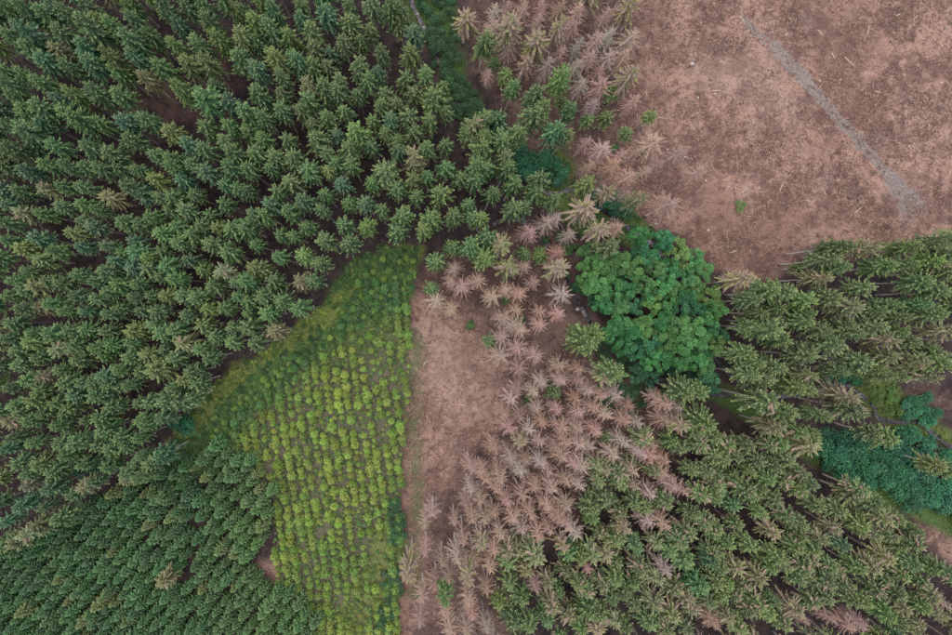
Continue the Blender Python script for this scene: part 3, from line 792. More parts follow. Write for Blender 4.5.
def place_of(px, py):
    if px < 540 and py < 560 and inp(px, py, [(-200, -200), (455, -200), (470, 110), (535, 140), (535, 235), (430, 245), (330, 285), (200, 410), (170, 480), (-200, 640)]):
        if d2(px, py, P_GAP) < 26: return 'around the bare gap upper left', 'spruces of the tall left stand'
        if d2(px, py, P_STREAMTOP) < 26: return 'beside the shrubby stream at top', 'spruces of the tall left stand'
        if d2(px, py, P_FERN) < 26: return 'edging the fern slope', 'spruces of the tall left stand'
        if px > 470: return 'between stream and dead trees', 'spruces of the tall left stand'
        if py > 455: return 'bordering the young thicket', 'spruces of the tall left stand'
        col = 'at the left border' if px < 40 else ('in left forest' if px < 150 else ('in forest left of middle' if px < 270 else 'in upper middle forest'))
        row = 'top' if py < 50 else ('high' if py < 110 else ('upper' if py < 170 else ('halfway up' if py < 240 else ('halfway down' if py < 300 else ('lower' if py < 370 else 'low')))))
        return f'{col}, {row} part', 'spruces of the tall left stand'
    if px > 700 and py < 445 and py > 225:
        if d2(px, py, P_CLEAR) < 30: return 'edging the felled ground at right', 'spruces right of the grove'
        if py > 380: return 'by the stream at right', 'spruces right of the grove'
        return ('next to the broadleaf grove' if px < 790 else 'in the right-hand stand'), 'spruces right of the grove'
    if py < 240:
        if px > 600: return 'on the felled ground', 'dead spruces at the top'
        return ('at top of dying stand' if py < 60 else 'at foot of upper dying stand'), 'dead spruces at the top'
    if px < 600 and py < 360: return 'above the brown strip', 'dying spruces in the middle'
    if px < 690 and py < 430: return 'below the broadleaf grove', 'dying spruces in the middle'
    if px < 640 and inp(px, py, [(380, 420), (600, 420), (660, 440), (650, 480), (590, 500), (575, 545), (510, 560), (490, 760), (380, 760)]):
        r = 'upper rows' if py < 475 else ('middle rows' if py < 530 else 'lower rows')
        return f'in strip-side dead stand, {r}', 'dead spruces beside the strip'
    if d2(px, py, P_PATHGREEN) < 24: return 'along the grassy path', 'spruces of the lower right stand'
    c = 'left part' if px < 600 else ('centre' if px < 720 else ('right part' if px < 850 else 'far right'))
    r = 'upper' if py < 500 else ('middle' if py < 560 else ('lower' if py < 600 else 'bottom'))
    return f'in lower right stand, {r} {c}', 'spruces of the lower right stand'

# ------------------------------------------------------------------ mature spruces, living and dead
TR = random.Random(99)
def jit(c, k=0.12, r=TR):
    f = 1+r.uniform(-k, k)
    return tuple(max(0, v*f*(1+r.uniform(-k*0.5, k*0.5))) for v in c)
C_G, C_B, C_Y, C_P = (0.040, 0.088, 0.034), (0.030, 0.082, 0.044), (0.068, 0.108, 0.034), (0.112, 0.122, 0.064)
WARM = (0.070, 0.088, 0.037)
def crown_radius_px(s): return 2.4*s*F_PX/100
def plant_tree(px, py, code):
    big = 'L' in code; small = 's' in code; thin = 't' in code
    kind = code[0] if code[0] in 'gbypdh' else 'g'
    left = px < 470 and py < 560
    hgt = TR.uniform(17.4, 21.2)                                    # tall edge trees on the right
    if left:                                                        # tall around the gap, younger and lower down-slope to the lower left
        f = min(1.0, max(0.0, (py-95)/110))*min(1.0, max(0.0, (330-px)/120))
        g_ = min(1.0, max(0.0, (px-230)/90))
        hgt = TR.uniform(17.0, 20.0)*(1-0.26*f)*(1-0.13*g_*(1-f))*TR.choice([0.9, 1, 1, 1.06])
    elif py > 430 and px > 470: hgt = TR.uniform(11.5, 15.0)
    if kind == 'd': hgt = TR.uniform(12.5, 16.5)
    k = 0.90*TR.uniform(0.80, 1.16)
    if left: k *= 0.92
    if left and py > 160 and px < 300: k *= 0.92
    if kind == 'd': k *= 0.9
    if thin: k *= 0.85
    if px > 700 and py < 450: k *= 1.02
    if big: k *= 1.22; hgt *= 1.05
    if small: hgt = TR.uniform(8.5, 11); k *= 0.78
    fr = 0.86
    x, y, g = on_ground(px, py, fr*hgt)
    sz = hgt/20.0
    name = {'d': 'dead_spruce', 'h': 'dying_spruce'}.get(kind, 'spruce' if px < 545 and py < 545 else 'greying_spruce')
    if name == 'spruce' and (px, py) in MASS:
        c = jit({'g': C_G, 'b': C_B, 'y': C_Y, 'p': C_P}[kind], 0.24)
        MASS_ITEMS.append((x, y, g, k, sz, TR.random()*TAU, c)); return
    root = link(name, None, loc=(x, y, g))
    root.scale = (k, k, sz)
    root.rotation_euler = (TR.uniform(-.018, .018), TR.uniform(-.018, .018), TR.random()*TAU)
    size = 'broad' if k > 1.0 else ('slender' if k < 0.83 else 'medium')
    if small: size = 'low young'
    if kind == 'd':
        me = DEAD[4] if thin else TR.choice(DEAD[:4]); tr = TR.choice(DEAD_TRUNK)
        tone = TR.random()
        c = jit((0.262, 0.172, 0.138) if tone < 0.2 else ((0.29, 0.202, 0.167) if tone < 0.8 else (0.295, 0.235, 0.205)), 0.15)
        a = 1.0
        look = f"{size} {'rusty' if tone < 0.2 else 'pinkish' if tone < 0.8 else 'greyish'} dead spruce"
        if thin: look = f"{size} leafless dead spruce"
    else:
        tr = TR.choice(SPR_TRUNK)
        me = TR.choice(SPR_THIN) if (kind in 'ph' or thin) else TR.choice(SPR)
        base = {'g': C_G, 'b': C_B, 'y': C_Y, 'p': C_P, 'h': (0.16, 0.15, 0.07)}[kind]
        if px > 560 and kind in 'g': base = tuple(0.45*a_+0.55*b_ for a_, b_ in zip(base, WARM))
        elif kind == 'b' and px > 560: base = tuple(0.5*a_+0.5*b_ for a_, b_ in zip(base, C_G))
        elif kind == 'g' and px > 280: base = tuple(0.7*a_+0.3*b_ for a_, b_ in zip(base, WARM))
        c = jit(base, 0.24)
        a = {'h': TR.uniform(0.5, 0.75), 'p': TR.uniform(0.05, 0.3) if px > 480 else 0.04}.get(kind, 0.0)
        if kind in 'gy' and px > 560 and py > 400: a = TR.choice([0, 0, 0.08, 0.2])
        col = {'g': 'green', 'b': 'blue-green', 'y': 'yellow-green', 'p': 'pale grey-green', 'h': 'half-brown'}[kind]
        look = f'{size} {col} spruce'
    t = link('trunk', tr, root)
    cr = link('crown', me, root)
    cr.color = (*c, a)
    place, grp = place_of(px, py)
    tag(root, cat='tree', group=grp)
    register(root, look, place, px, py)
# the tall left stand holds more than 300: those cut by the frame and the most hidden of the deep stand go into one mass
MASS, MASS_ITEMS = set(), []
cand = [(px, py, c) for px, py, c in TIPS if px < 545 and py < 545 and c[0] in 'gbyps']
def prominence(e):
    px, py, c = e
    if not (2 < px < 950 and 2 < py < 633): return -1000
    q = 40 if 'L' in c else 0
    near = sorted(math.hypot(px-a[0], py-a[1]) for a in cand if a is not e)[:4]
    return q+sum(near)/4+(0 if c[0] == 'g' else 4)
cand.sort(key=prominence, reverse=True)
MASS = {(e[0], e[1]) for e in cand[300:]}
for (px, py, code) in TIPS:
    plant_tree(px, py, code)
def mass_of_trees(items, label):
    t = foliage_mat('spruce_needles_mass', 'instancer', brown=False)
    srcs = []
    for v in range(3):
        V, F, tw, br = SPR_PB[v].arrays()
        tv, tf = [tuple(p.co) for p in SPR_TRUNK[v].vertices], [tuple(p.vertices) for p in SPR_TRUNK[v].polygons]
        nq = len(F); n = len(V)
        me = bpy.data.meshes.new('spruce_mass_piece')
        me.from_pydata([tuple(map(float, q)) for q in V]+tv, [], [tuple(map(int, q)) for q in F]+[tuple(i+n for i in q) for q in tf])
        for nm, a in (('tw', tw), ('br', br)):
            at = me.attributes.new(nm, 'FLOAT', 'FACE'); at.data.foreach_set('value', np.concatenate([a, np.zeros(len(tf))]).astype(np.float32))
        me.materials.append(t); me.materials.append(M_BARK)
        me.polygons.foreach_set('material_index', np.array([0]*nq+[1]*len(tf), np.int32))
        srcs.append(bpy.data.objects.new('spruce_mass_piece', me))
    pm = bpy.data.meshes.new('spruces'); pm.from_pydata([e[:3] for e in items], [], [])
    def pa(nm, typ, fld, arr):
        at = pm.attributes.new(nm, typ, 'POINT'); at.data.foreach_set(fld, np.asarray(arr).ravel())
    pa('tint', 'FLOAT_COLOR', 'color', np.array([(*e[6], 1) for e in items], np.float32))
    pa('scl', 'FLOAT_VECTOR', 'vector', np.array([(e[3], e[3], e[4]) for e in items], np.float32))
    pa('rot', 'FLOAT_VECTOR', 'vector', np.array([(0, 0, e[5]) for e in items], np.float32))
    pa('pick', 'INT', 'value', np.array([i % 3 for i in range(len(items))], np.int32))
    ng = bpy.data.node_groups.new('spruce_mass', 'GeometryNodeTree')
    ng.interface.new_socket('Geometry', in_out='INPUT', socket_type='NodeSocketGeometry')
    ng.interface.new_socket('Geometry', in_out='OUTPUT', socket_type='NodeSocketGeometry')
    N = ng.nodes; gi = N.new('NodeGroupInput'); go = N.new('NodeGroupOutput'); jn = N.new('GeometryNodeJoinGeometry')
    def na(nm, typ):
        a = N.new('GeometryNodeInputNamedAttribute'); a.data_type = typ; a.inputs[0].default_value = nm
        return a.outputs[0]
    for v in range(3):
        cp = N.new('FunctionNodeCompare'); cp.data_type = 'INT'; cp.operation = 'EQUAL'
        ints = [i_ for i_ in cp.inputs if i_.type == 'INT']
        ng.links.new(na('pick', 'INT'), ints[0]); ints[1].default_value = v
        oi = N.new('GeometryNodeObjectInfo'); oi.inputs['Object'].default_value = srcs[v]; oi.inputs['As Instance'].default_value = True
        ip = N.new('GeometryNodeInstanceOnPoints')
        ng.links.new(gi.outputs[0], ip.inputs['Points']); ng.links.new(cp.outputs[0], ip.inputs['Selection'])
        ng.links.new(oi.outputs['Geometry'], ip.inputs['Instance'])
        ng.links.new(na('rot', 'FLOAT_VECTOR'), ip.inputs['Rotation']); ng.links.new(na('scl', 'FLOAT_VECTOR'), ip.inputs['Scale'])
        ng.links.new(ip.outputs[0], jn.inputs[0])
    ng.links.new(jn.outputs[0], go.inputs[0])
    o = link('spruces', pm); md = o.modifiers.new('trees', 'NODES'); md.node_group = ng
    tag(o, label, 'trees', kind='stuff')
mass_of_trees(MASS_ITEMS, 'remaining crowded spruces filling the tall dark stand on the left')

# ------------------------------------------------------------------ broadleaf grove
BL = tile(480, 160, "440,385 430,450 475,410 515,430 610,420,y 560,395 640,295 545,190,k 735,320 790,370,y 850,405 885,445 665,380 690,430 750,430 820,470 600,490 540,515 480,500 430,500,k 660,500 720,490 "
  "780,510 860,505,y 920,555,y 500,570 560,580 620,570 690,560,y 760,570 830,570 885,610 940,600 460,560,k")
BL += tile(480, 320, "520,40 560,25 610,50 660,30 720,15 790,30 850,25 920,20 570,100 625,120 690,90 740,80 810,90 870,70 930,105,y 680,160 740,150 800,150 860,170 900,200 840,215,k 920,245 640,215,k 690,235,k "
  "880,130 780,200,k 940,60")
for px, py, code in BL:
    hgt = TR.uniform(10.0, 14.5) if code != 'k' else TR.uniform(6, 8)
    x, y, g = on_ground(px, py, 0.85*hgt)
    i = TR.randrange(4)
    root = link('broadleaf_tree', None, loc=(x, y, g))
    s = hgt/13.0; k = TR.uniform(0.62, 0.86)*(1 if code != 'k' else 0.8)
    root.scale = (k, k, s); root.rotation_euler = (0, 0, TR.random()*TAU)
    base = {'g': TR.choice([(0.026, 0.112, 0.038), (0.036, 0.130, 0.038), (0.022, 0.094, 0.040), (0.052, 0.138, 0.040)]), 'y': (0.075, 0.15, 0.04), 'k': (0.018, 0.062, 0.034)}[code]
    link('trunk', BROAD_TRUNK[i], root)
    cr = link('crown', BROAD[i], root); cr.color = (*jit(base, 0.2), 0)
    size = 'broad' if k > 0.78 else ('slim' if k < 0.69 else 'rounded')
    look = size+' '+{'g': 'deep green', 'y': 'light green', 'k': 'low dark green'}[code]+' leafy tree'
    place = 'in the grove, '+('top edge' if py < 255 else ('upper left' if px < 650 and py < 305 else ('upper right' if py < 305 else ('lower left' if px < 650 else ('lower middle' if px < 690 else 'lower right')))))
    tag(root, cat='tree', group='broadleaf trees of the grove by the stream'); register(root, look, place, px, py)

# ------------------------------------------------------------------ shrubs along the streams
def scatter(poly, dmin, n, seed):
    r = random.Random(seed); out = []
    xs = [p[0] for p in poly]; ys = [p[1] for p in poly]
    for _ in range(n):
        x = r.uniform(min(xs), max(xs)); y = r.uniform(min(ys), max(ys))
        if not inp(x, y, poly): continue
        if any(math.hypot(x-a, y-b) < dmin for a, b in out): continue
        out.append((x, y))
    return out
def plant_shrub(px, py, s, base, colname, place, grp, h=1.2, over=False):
    x, y, g = on_ground(px, py, h*s*0.6)
    if stream_d(x, y) < 0.8 and not over: return
    o = link('shrub', TR.choice(SHRUB), loc=(x, y, g))
    o.scale = (s, s, s*TR.uniform(0.85, 1.2)); o.rotation_euler = (0, 0, TR.random()*TAU)
    o.color = (*jit(base, 0.22), 0)
    tag(o, cat='shrub', group=grp)
    register(o, ('large ' if s > 1.25 else ('small ' if s < 0.85 else 'bushy '))+colname+' shrub', place, px, py)
DARKG, TEAL, LIME = (0.026, 0.068, 0.030), (0.020, 0.094, 0.050), (0.06, 0.11, 0.03)
for x, y in scatter(P_STREAMTOP, 7.5, 2500, 3):
    plant_shrub(x, y, TR.uniform(0.65, 1.1), DARKG, 'dark green', ('high' if y < 20 else 'midway' if y < 60 else 'low')+' in top stream gully', 'shrubs in the stream gully at top')
S_MID1 = [(520, 152), (548, 158), (566, 174), (560, 184), (536, 182), (522, 170)]
for x, y in scatter(S_MID1, 9, 400, 5): plant_shrub(x, y, TR.uniform(1.2, 1.8), TEAL, 'teal green', 'above the stream bend', 'shrubs at the stream bend')
S_MID2 = [(596, 190), (624, 194), (632, 208), (618, 216), (600, 210)]
for x, y in scatter(S_MID2, 8, 300, 6): plant_shrub(x, y, TR.uniform(0.9, 1.4), TEAL, 'deep green', 'where stream meets felled ground', 'shrubs at the stream bend')
S_R1 = [(884, 438), (918, 430), (952, 450), (1000, 470), (1000, 520), (952, 516), (918, 506), (878, 488), (846, 478), (808, 452), (812, 436), (850, 440)]
for x, y in scatter(S_R1, 9.5, 1200, 7): plant_shrub(x, y, TR.uniform(1.4, 2.4), TEAL, 'teal green', 'on wet ground, '+('left' if x < 850 else 'middle' if x < 885 else 'right' if x < 920 else 'far right')+(' upper' if y < 465 else ' lower')+' part', 'shrubs on the wet ground at right')
for x, y in scatter([(902, 404), (925, 398), (938, 410), (930, 422), (908, 420)], 8, 200, 8): plant_shrub(x, y, TR.uniform(1.2, 1.7), TEAL, 'teal green', 'across the right-hand stream', 'shrubs on the wet ground at right')
for x, y in scatter([(826, 376), (850, 372), (858, 384), (836, 388)], 8, 200, 9): plant_shrub(x, y, TR.uniform(1.1, 1.5), TEAL, 'teal green', 'under the right-hand spruces', 'shrubs on the wet ground at right')
for x, y in scatter([(864, 384), (890, 386), (905, 402), (896, 416), (876, 404)], 8, 300, 10): plant_shrub(x, y, TR.uniform(0.6, 1.0), LIME, 'light green', 'on grassy right-hand bank', 'shrubs on the wet ground at right')
for (x, y) in ((738, 203), (744, 205), (740, 209)): plant_shrub(x, y, TR.uniform(0.45, 0.7), (0.09, 0.13, 0.045), 'yellow-green', 'alone on the felled ground', 'shrubs on the felled ground')
for (x, y) in ((186, 422), (190, 426), (180, 421), (85, 463), (92, 466), (104, 462), (80, 470), (112, 466)): plant_shrub(x, y, TR.uniform(1.2, 1.9), TEAL, 'deep green', 'at foot of left forest', 'shrubs at the left forest edge')
for x, y in scatter([(590, 338), (632, 362), (690, 392), (660, 396), (620, 384), (596, 362)], 11, 400, 12): plant_shrub(x, y, TR.uniform(0.9, 1.5), DARKG, 'dark green', 'under the grove by the brook', 'shrubs under the grove')
for x, y in scatter([(588, 395), (608, 380), (650, 400), (645, 418), (600, 410)], 10, 200, 13): plant_shrub(x, y, TR.uniform(0.9, 1.4), DARKG, 'dark green', 'among dead trees below grove', 'shrubs under the grove')
for x, y in ((505, 300), (521, 318), (470, 325), (560, 238), (580, 232), (575, 246), (567, 250), (640, 150), (615, 148), (606, 246), (528, 400), (548, 385), (534, 405)):
    plant_shrub(x, y, TR.uniform(0.7, 1.1), (0.045, 0.095, 0.03), 'mid green', 'scattered between dead trees', 'shrubs between the dead trees')
for x, y in scatter([(388, 500), (402, 500), (402, 545), (392, 545)], 6, 200, 14)+scatter([(384, 568), (400, 572), (398, 600), (390, 632), (372, 634), (384, 600)], 7, 300, 15):
    plant_shrub(x, y, TR.uniform(0.7, 1.05), DARKG, 'dark green', ('high' if y < 560 else 'low')+' between plantation and strip', 'shrubs at the plantation edge')

for i, (x, y) in enumerate(((430, 37), (437, 50), (443, 64), (450, 80), (458, 97), (466, 110), (474, 121), (434, 44), (447, 72), (454, 88))):
    plant_shrub(x, y, TR.uniform(1.0, 1.4), DARKG, 'dark green', 'hanging over the top stream', 'shrubs in the stream gully at top', over=True)
for i, (x, y) in enumerate(((545, 240), (553, 251), (560, 264), (566, 274), (573, 288), (602, 333), (612, 344))):
    plant_shrub(x, y, TR.uniform(0.9, 1.2), DARKG, 'dark green', 'hanging over the side brook', 'shrubs over the side brook', over=True)
# ------------------------------------------------------------------ young spruce thicket
P_THICKET = [(-90, 590), (0, 548), (40, 530), (70, 518), (105, 492), (140, 480), (178, 464), (214, 446), (248, 462), (270, 488), (272, 520), (262, 548), (256, 574), (272, 588), (300, 598), (314, 625), (322, 740), (-90, 740)]
P_LANE = [(192, 480), (197, 480), (194, 540), (186, 585), (178, 600), (176, 590), (184, 560)]
P_HOLE = [(250, 562), (288, 562), (298, 584), (262, 592)]
def grid_rows(poly, row, step, ang, jitter, seed, avoid=()):
    r = random.Random(seed); out = []
    xs = [p[0] for p in poly]; ys = [p[1] for p in poly]
    cx, cy = sum(xs)/len(xs), sum(ys)/len(ys); R = max(max(xs)-min(xs), max(ys)-min(ys))
    ca, sa = math.cos(ang), math.sin(ang)
    n1 = int(R/row)+2; n2 = int(R/step)+2
    for i in range(-n1, n1):
        off = r.random()*step; bend = r.uniform(-1, 1)
        for j in range(-n2, n2):
            u = i*row+bend+r.gauss(0, jitter); v = j*step+off+r.gauss(0, jitter*1.4)
            u += 4*math.sin(v/60+i*0.05)
            x = cx+u*ca-v*sa; y = cy+u*sa+v*ca
            if inp(x, y, poly) and not any(inp(x, y, a) for a in avoid): out.append((x, y))
    return out
def bake(pbs, items, name, mat):
    """many small plants of one kind as one mesh; items: (variant, x, y, z, scale, rot, colour)"""
    Vs, Fs, tws, brs, cs = [], [], [], [], []
    n = 0; A = [p.arrays() for p in pbs]
    for (i, x, y, z, s, rot, c) in items:
        V, F, tw, br = A[i]
        ca, sa = math.cos(rot), math.sin(rot)
        Q = np.empty_like(V)
        Q[:, 0] = (V[:, 0]*ca-V[:, 1]*sa)*s+x; Q[:, 1] = (V[:, 0]*sa+V[:, 1]*ca)*s+y; Q[:, 2] = V[:, 2]*s+z
        Vs.append(Q); Fs.append(F+n); n += len(V); tws.append(tw); brs.append(br); cs.append(np.tile(np.array(c, np.float32), (len(F), 1)))
    me = mesh_np(name, np.vstack(Vs), np.vstack(Fs), {'tw': np.concatenate(tws), 'br': np.concatenate(brs)}, mat, {'tint': np.vstack(cs)})
    return link(name, me)
yt = []
for x, y in grid_rows(P_THICKET, 11.8, 11.0, 0.75, 1.4, 21, (P_LANE, P_HOLE)):
    h = TR.uniform(4.4, 6.6)
    wx, wy, g = on_ground(x, y, 0.8*h)
    s = h/6.0
    tone = fbm(np.array([wx]), np.array([wy]), 0.08, 77, 2)[0]
    right = np.clip((x-190)/60, 0, 1)
    c = jit(tuple(a*(1-right*0.6)+b*right*0.6 for a, b in zip((0.034, 0.082, 0.033), (0.058, 0.108, 0.034))), 0.2)
    if TR.random() < 0.08: c = jit((0.085, 0.11, 0.042), 0.15)
    yt.append((TR.randrange(4), wx, wy, g, s, TR.random()*TAU, c, x, y))
infr = [e for e in yt if -4 < e[7] < 956 and -4 < e[8] < 640]
outfr = [e for e in yt if not (-4 < e[7] < 956 and -4 < e[8] < 640)]
infr.sort(key=lambda e: -e[4]); indiv, rest = infr[:300], infr[300:]+outfr
for (i, x, y, g, s, rot, c, px, py) in indiv:
    o = link('young_spruce', YOUNG[i], loc=(x, y, g)); o.scale = (s, s, s); o.rotation_euler = (0, 0, rot); o.color = (*c, 0)
    tag(o, cat='tree', group='young spruces of the dense thicket, lower left')
    colr = 'yellowish' if c[0] > 0.068 else ('dark' if c[1] < 0.066 else ('mid-green' if c[1] < 0.08 else 'fresh green'))
    row = 'bottom' if py > 610 else ('low' if py > 580 else ('middle' if py > 545 else ('upper' if py > 510 else 'top')))
    colm = 'left border' if px < 40 else ('left part' if px < 90 else ('inner left' if px < 140 else ('centre' if px < 190 else ('right part' if px < 240 else 'right border'))))
    register(o, colr+' '+('tall' if s > 1.05 else 'small')+' young spruce', f'in the thicket, {row} {colm}', px, py)
YR = bake(YOUNG_PB[:2], [(e[0] % 2,)+e[1:7] for e in rest], 'young_spruces', M_YOUNG_S)
tag(YR, 'other young spruces filling the dense green thicket at lower left', 'young trees', kind='stuff')

# ------------------------------------------------------------------ plantation of saplings in rows
P_BARE1 = [(352, 410), (362, 404), (372, 420), (362, 436), (350, 430)]
P_BARE2 = [(354, 508), (368, 512), (366, 532), (350, 530)]
P_BARE3 = [(366, 540), (384, 540), (392, 560), (384, 590), (370, 585), (364, 560)]
P_BARE4 = [(345, 605), (368, 598), (372, 622), (352, 630)]
P_BARE5 = [(262, 462), (274, 462), (276, 476), (264, 476)]
P_BARE6 = [(372, 424), (390, 415), (392, 440), (380, 446)]
P_BARE7 = [(330, 358), (344, 356), (344, 368), (332, 370)]
sp = []
for x, y in grid_rows(P_PLANT, 9.6, 6.6, -0.11, 0.6, 31, (P_BARE1, P_BARE2, P_BARE3, P_BARE4, P_BARE5, P_BARE6, P_BARE7)):
    wx, wy, g = on_ground(x, y, 1.0)
    dens = fbm(np.array([wx]), np.array([wy]), 0.12, 91, 3)[0]
    if TR.random() < np.clip((0.36-dens)*4, 0.05, 0.7): continue
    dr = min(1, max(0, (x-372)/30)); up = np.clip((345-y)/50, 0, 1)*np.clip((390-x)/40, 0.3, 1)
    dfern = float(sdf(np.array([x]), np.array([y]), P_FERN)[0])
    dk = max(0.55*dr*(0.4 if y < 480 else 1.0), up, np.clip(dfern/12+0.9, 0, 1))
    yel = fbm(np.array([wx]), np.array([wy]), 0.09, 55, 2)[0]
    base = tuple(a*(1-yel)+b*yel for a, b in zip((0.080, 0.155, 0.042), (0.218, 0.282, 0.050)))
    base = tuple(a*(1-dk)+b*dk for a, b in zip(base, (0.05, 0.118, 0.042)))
    s = TR.choice([0.6, 0.8, 0.92, 1.0, 1.08, 1.16])*TR.uniform(0.9, 1.12)
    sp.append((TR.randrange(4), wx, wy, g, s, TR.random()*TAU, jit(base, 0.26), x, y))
for x, y in grid_rows([(366, 262), (414, 252), (413, 300), (372, 318), (320, 352), (262, 405), (232, 440), (206, 436), (236, 400), (300, 352), (340, 310)], 8.8, 7.2, -0.11, 1.8, 33):
    if TR.random() < 0.2: continue
    wx, wy, g = on_ground(x, y, 0.8); g += 0.2             # darker self-sown bushes on the fern slope
    sp.append((TR.randrange(4), wx, wy, g-0.1, TR.uniform(0.5, 1.0), TR.random()*TAU, jit(TR.choice([(0.07, 0.15, 0.046), (0.10, 0.19, 0.048), (0.046, 0.108, 0.04), (0.13, 0.22, 0.05)]), 0.2), x, y))
infr = [e for e in sp if e[8] < 637]; outfr = [e for e in sp if e[8] >= 637]
infr.sort(key=lambda e: -e[4]); indiv, rest = infr[:300], infr[300:]+outfr
for (i, x, y, g, s, rot, c, px, py) in indiv:
    o = link('sapling', SAP[i], loc=(x, y, g-0.03)); o.scale = (s, s, s); o.rotation_euler = (0, 0, rot); o.color = (*c, 0)
    tag(o, cat='sapling', group='saplings planted in rows')
    ratio = c[0]/c[1]
    colr = 'deep green' if c[1] < 0.13 else 'mid-green' if c[1] < 0.165 else ('bright yellow-green' if ratio > 0.72 else 'fresh green')
    row = ['top end', 'upper part', 'upper middle', 'middle', 'lower middle', 'lower part', 'bottom end'][min(6, max(0, int((py-285)/50)))]
    colm = 'left rows' if px < 310 else ('middle rows' if px < 355 else 'right rows')
    register(o, colr+' bushy sapling', f'in the plantation, {row}, {colm}', px, py)
extra = []
r2 = random.Random(77)
for _ in range(4600):                                  # small weeds and late saplings between the rows
    x = r2.uniform(215, 410); y = r2.uniform(285, 640)
    if not inp(x, y, P_PLANT): continue
    wx, wy, g = on_ground(x, y, 0.2)
    extra.append((r2.randrange(4), wx, wy, g-0.1, r2.uniform(0.2, 0.55), r2.random()*TAU, jit(r2.choice([(0.09, 0.15, 0.045), (0.14, 0.20, 0.05), (0.06, 0.11, 0.04)]), 0.35, r2)))
SR = bake(SAP_PB, [e[:7] for e in rest]+extra, 'saplings', M_SAP_S)
tag(SR, 'smaller saplings and weeds filling the planted rows', 'saplings', kind='stuff')

# ------------------------------------------------------------------ ferns, grass
FERN_PB = [shrub_pb(300+i, 0.7, 0.5, 5, 16, 0.2) for i in range(4)]
ferns = []
r3 = random.Random(5)
def add_ferns(poly, n, base, smin, smax, k=0.25, avoid=None):
    xs = [p[0] for p in poly]; ys = [p[1] for p in poly]
    for _ in range(n):
        x = r3.uniform(min(xs), max(xs)); y = r3.uniform(min(ys), max(ys))
        if not inp(x, y, poly) or (avoid and inp(x, y, avoid)): continue
        wx, wy, g = on_ground(x, y, 0.2)
        if stream_d(wx, wy) < 0.45: continue
        ferns.append((r3.randrange(4), wx, wy, g-0.05, r3.uniform(smin, smax), r3.random()*TAU, jit(base, k, r3)))
add_ferns(P_FERN, 3600, (0.060, 0.122, 0.036), 0.35, 1.0, avoid=P_MOSS1)
add_ferns(P_FERN, 1100, (0.11, 0.18, 0.055), 0.35, 0.9, avoid=P_MOSS1)
add_ferns(P_FERN, 700, (0.030, 0.070, 0.030), 0.6, 1.2, avoid=P_MOSS1)
add_ferns(P_MOSS1, 2600, (0.15, 0.215, 0.05), 0.25, 0.8, 0.3)
add_ferns(P_MOSS1, 500, (0.05, 0.10, 0.03), 0.5, 1.2)
add_ferns(P_GRASSR, 500, (0.085, 0.125, 0.035), 0.4, 0.9)
add_ferns(P_PATHGREEN, 1500, (0.075, 0.115, 0.035), 0.3, 0.8)
add_ferns(P_MIDGREEN, 450, (0.035, 0.085, 0.03), 0.5, 1.1)
add_ferns(P_DAMP, 500, (0.05, 0.10, 0.034), 0.5, 1.2)
add_ferns(P_STREAMTOP, 400, (0.03, 0.075, 0.03), 0.5, 1.0)
add_ferns([(404, 320), (426, 320), (420, 600), (404, 600)], 160, (0.10, 0.13, 0.06), 0.2, 0.5)
FE = bake(FERN_PB, ferns, 'ferns', M_FERN)
tag(FE, 'green ferns and grass tufts on the slope and stream banks', 'ferns', kind='stuff')

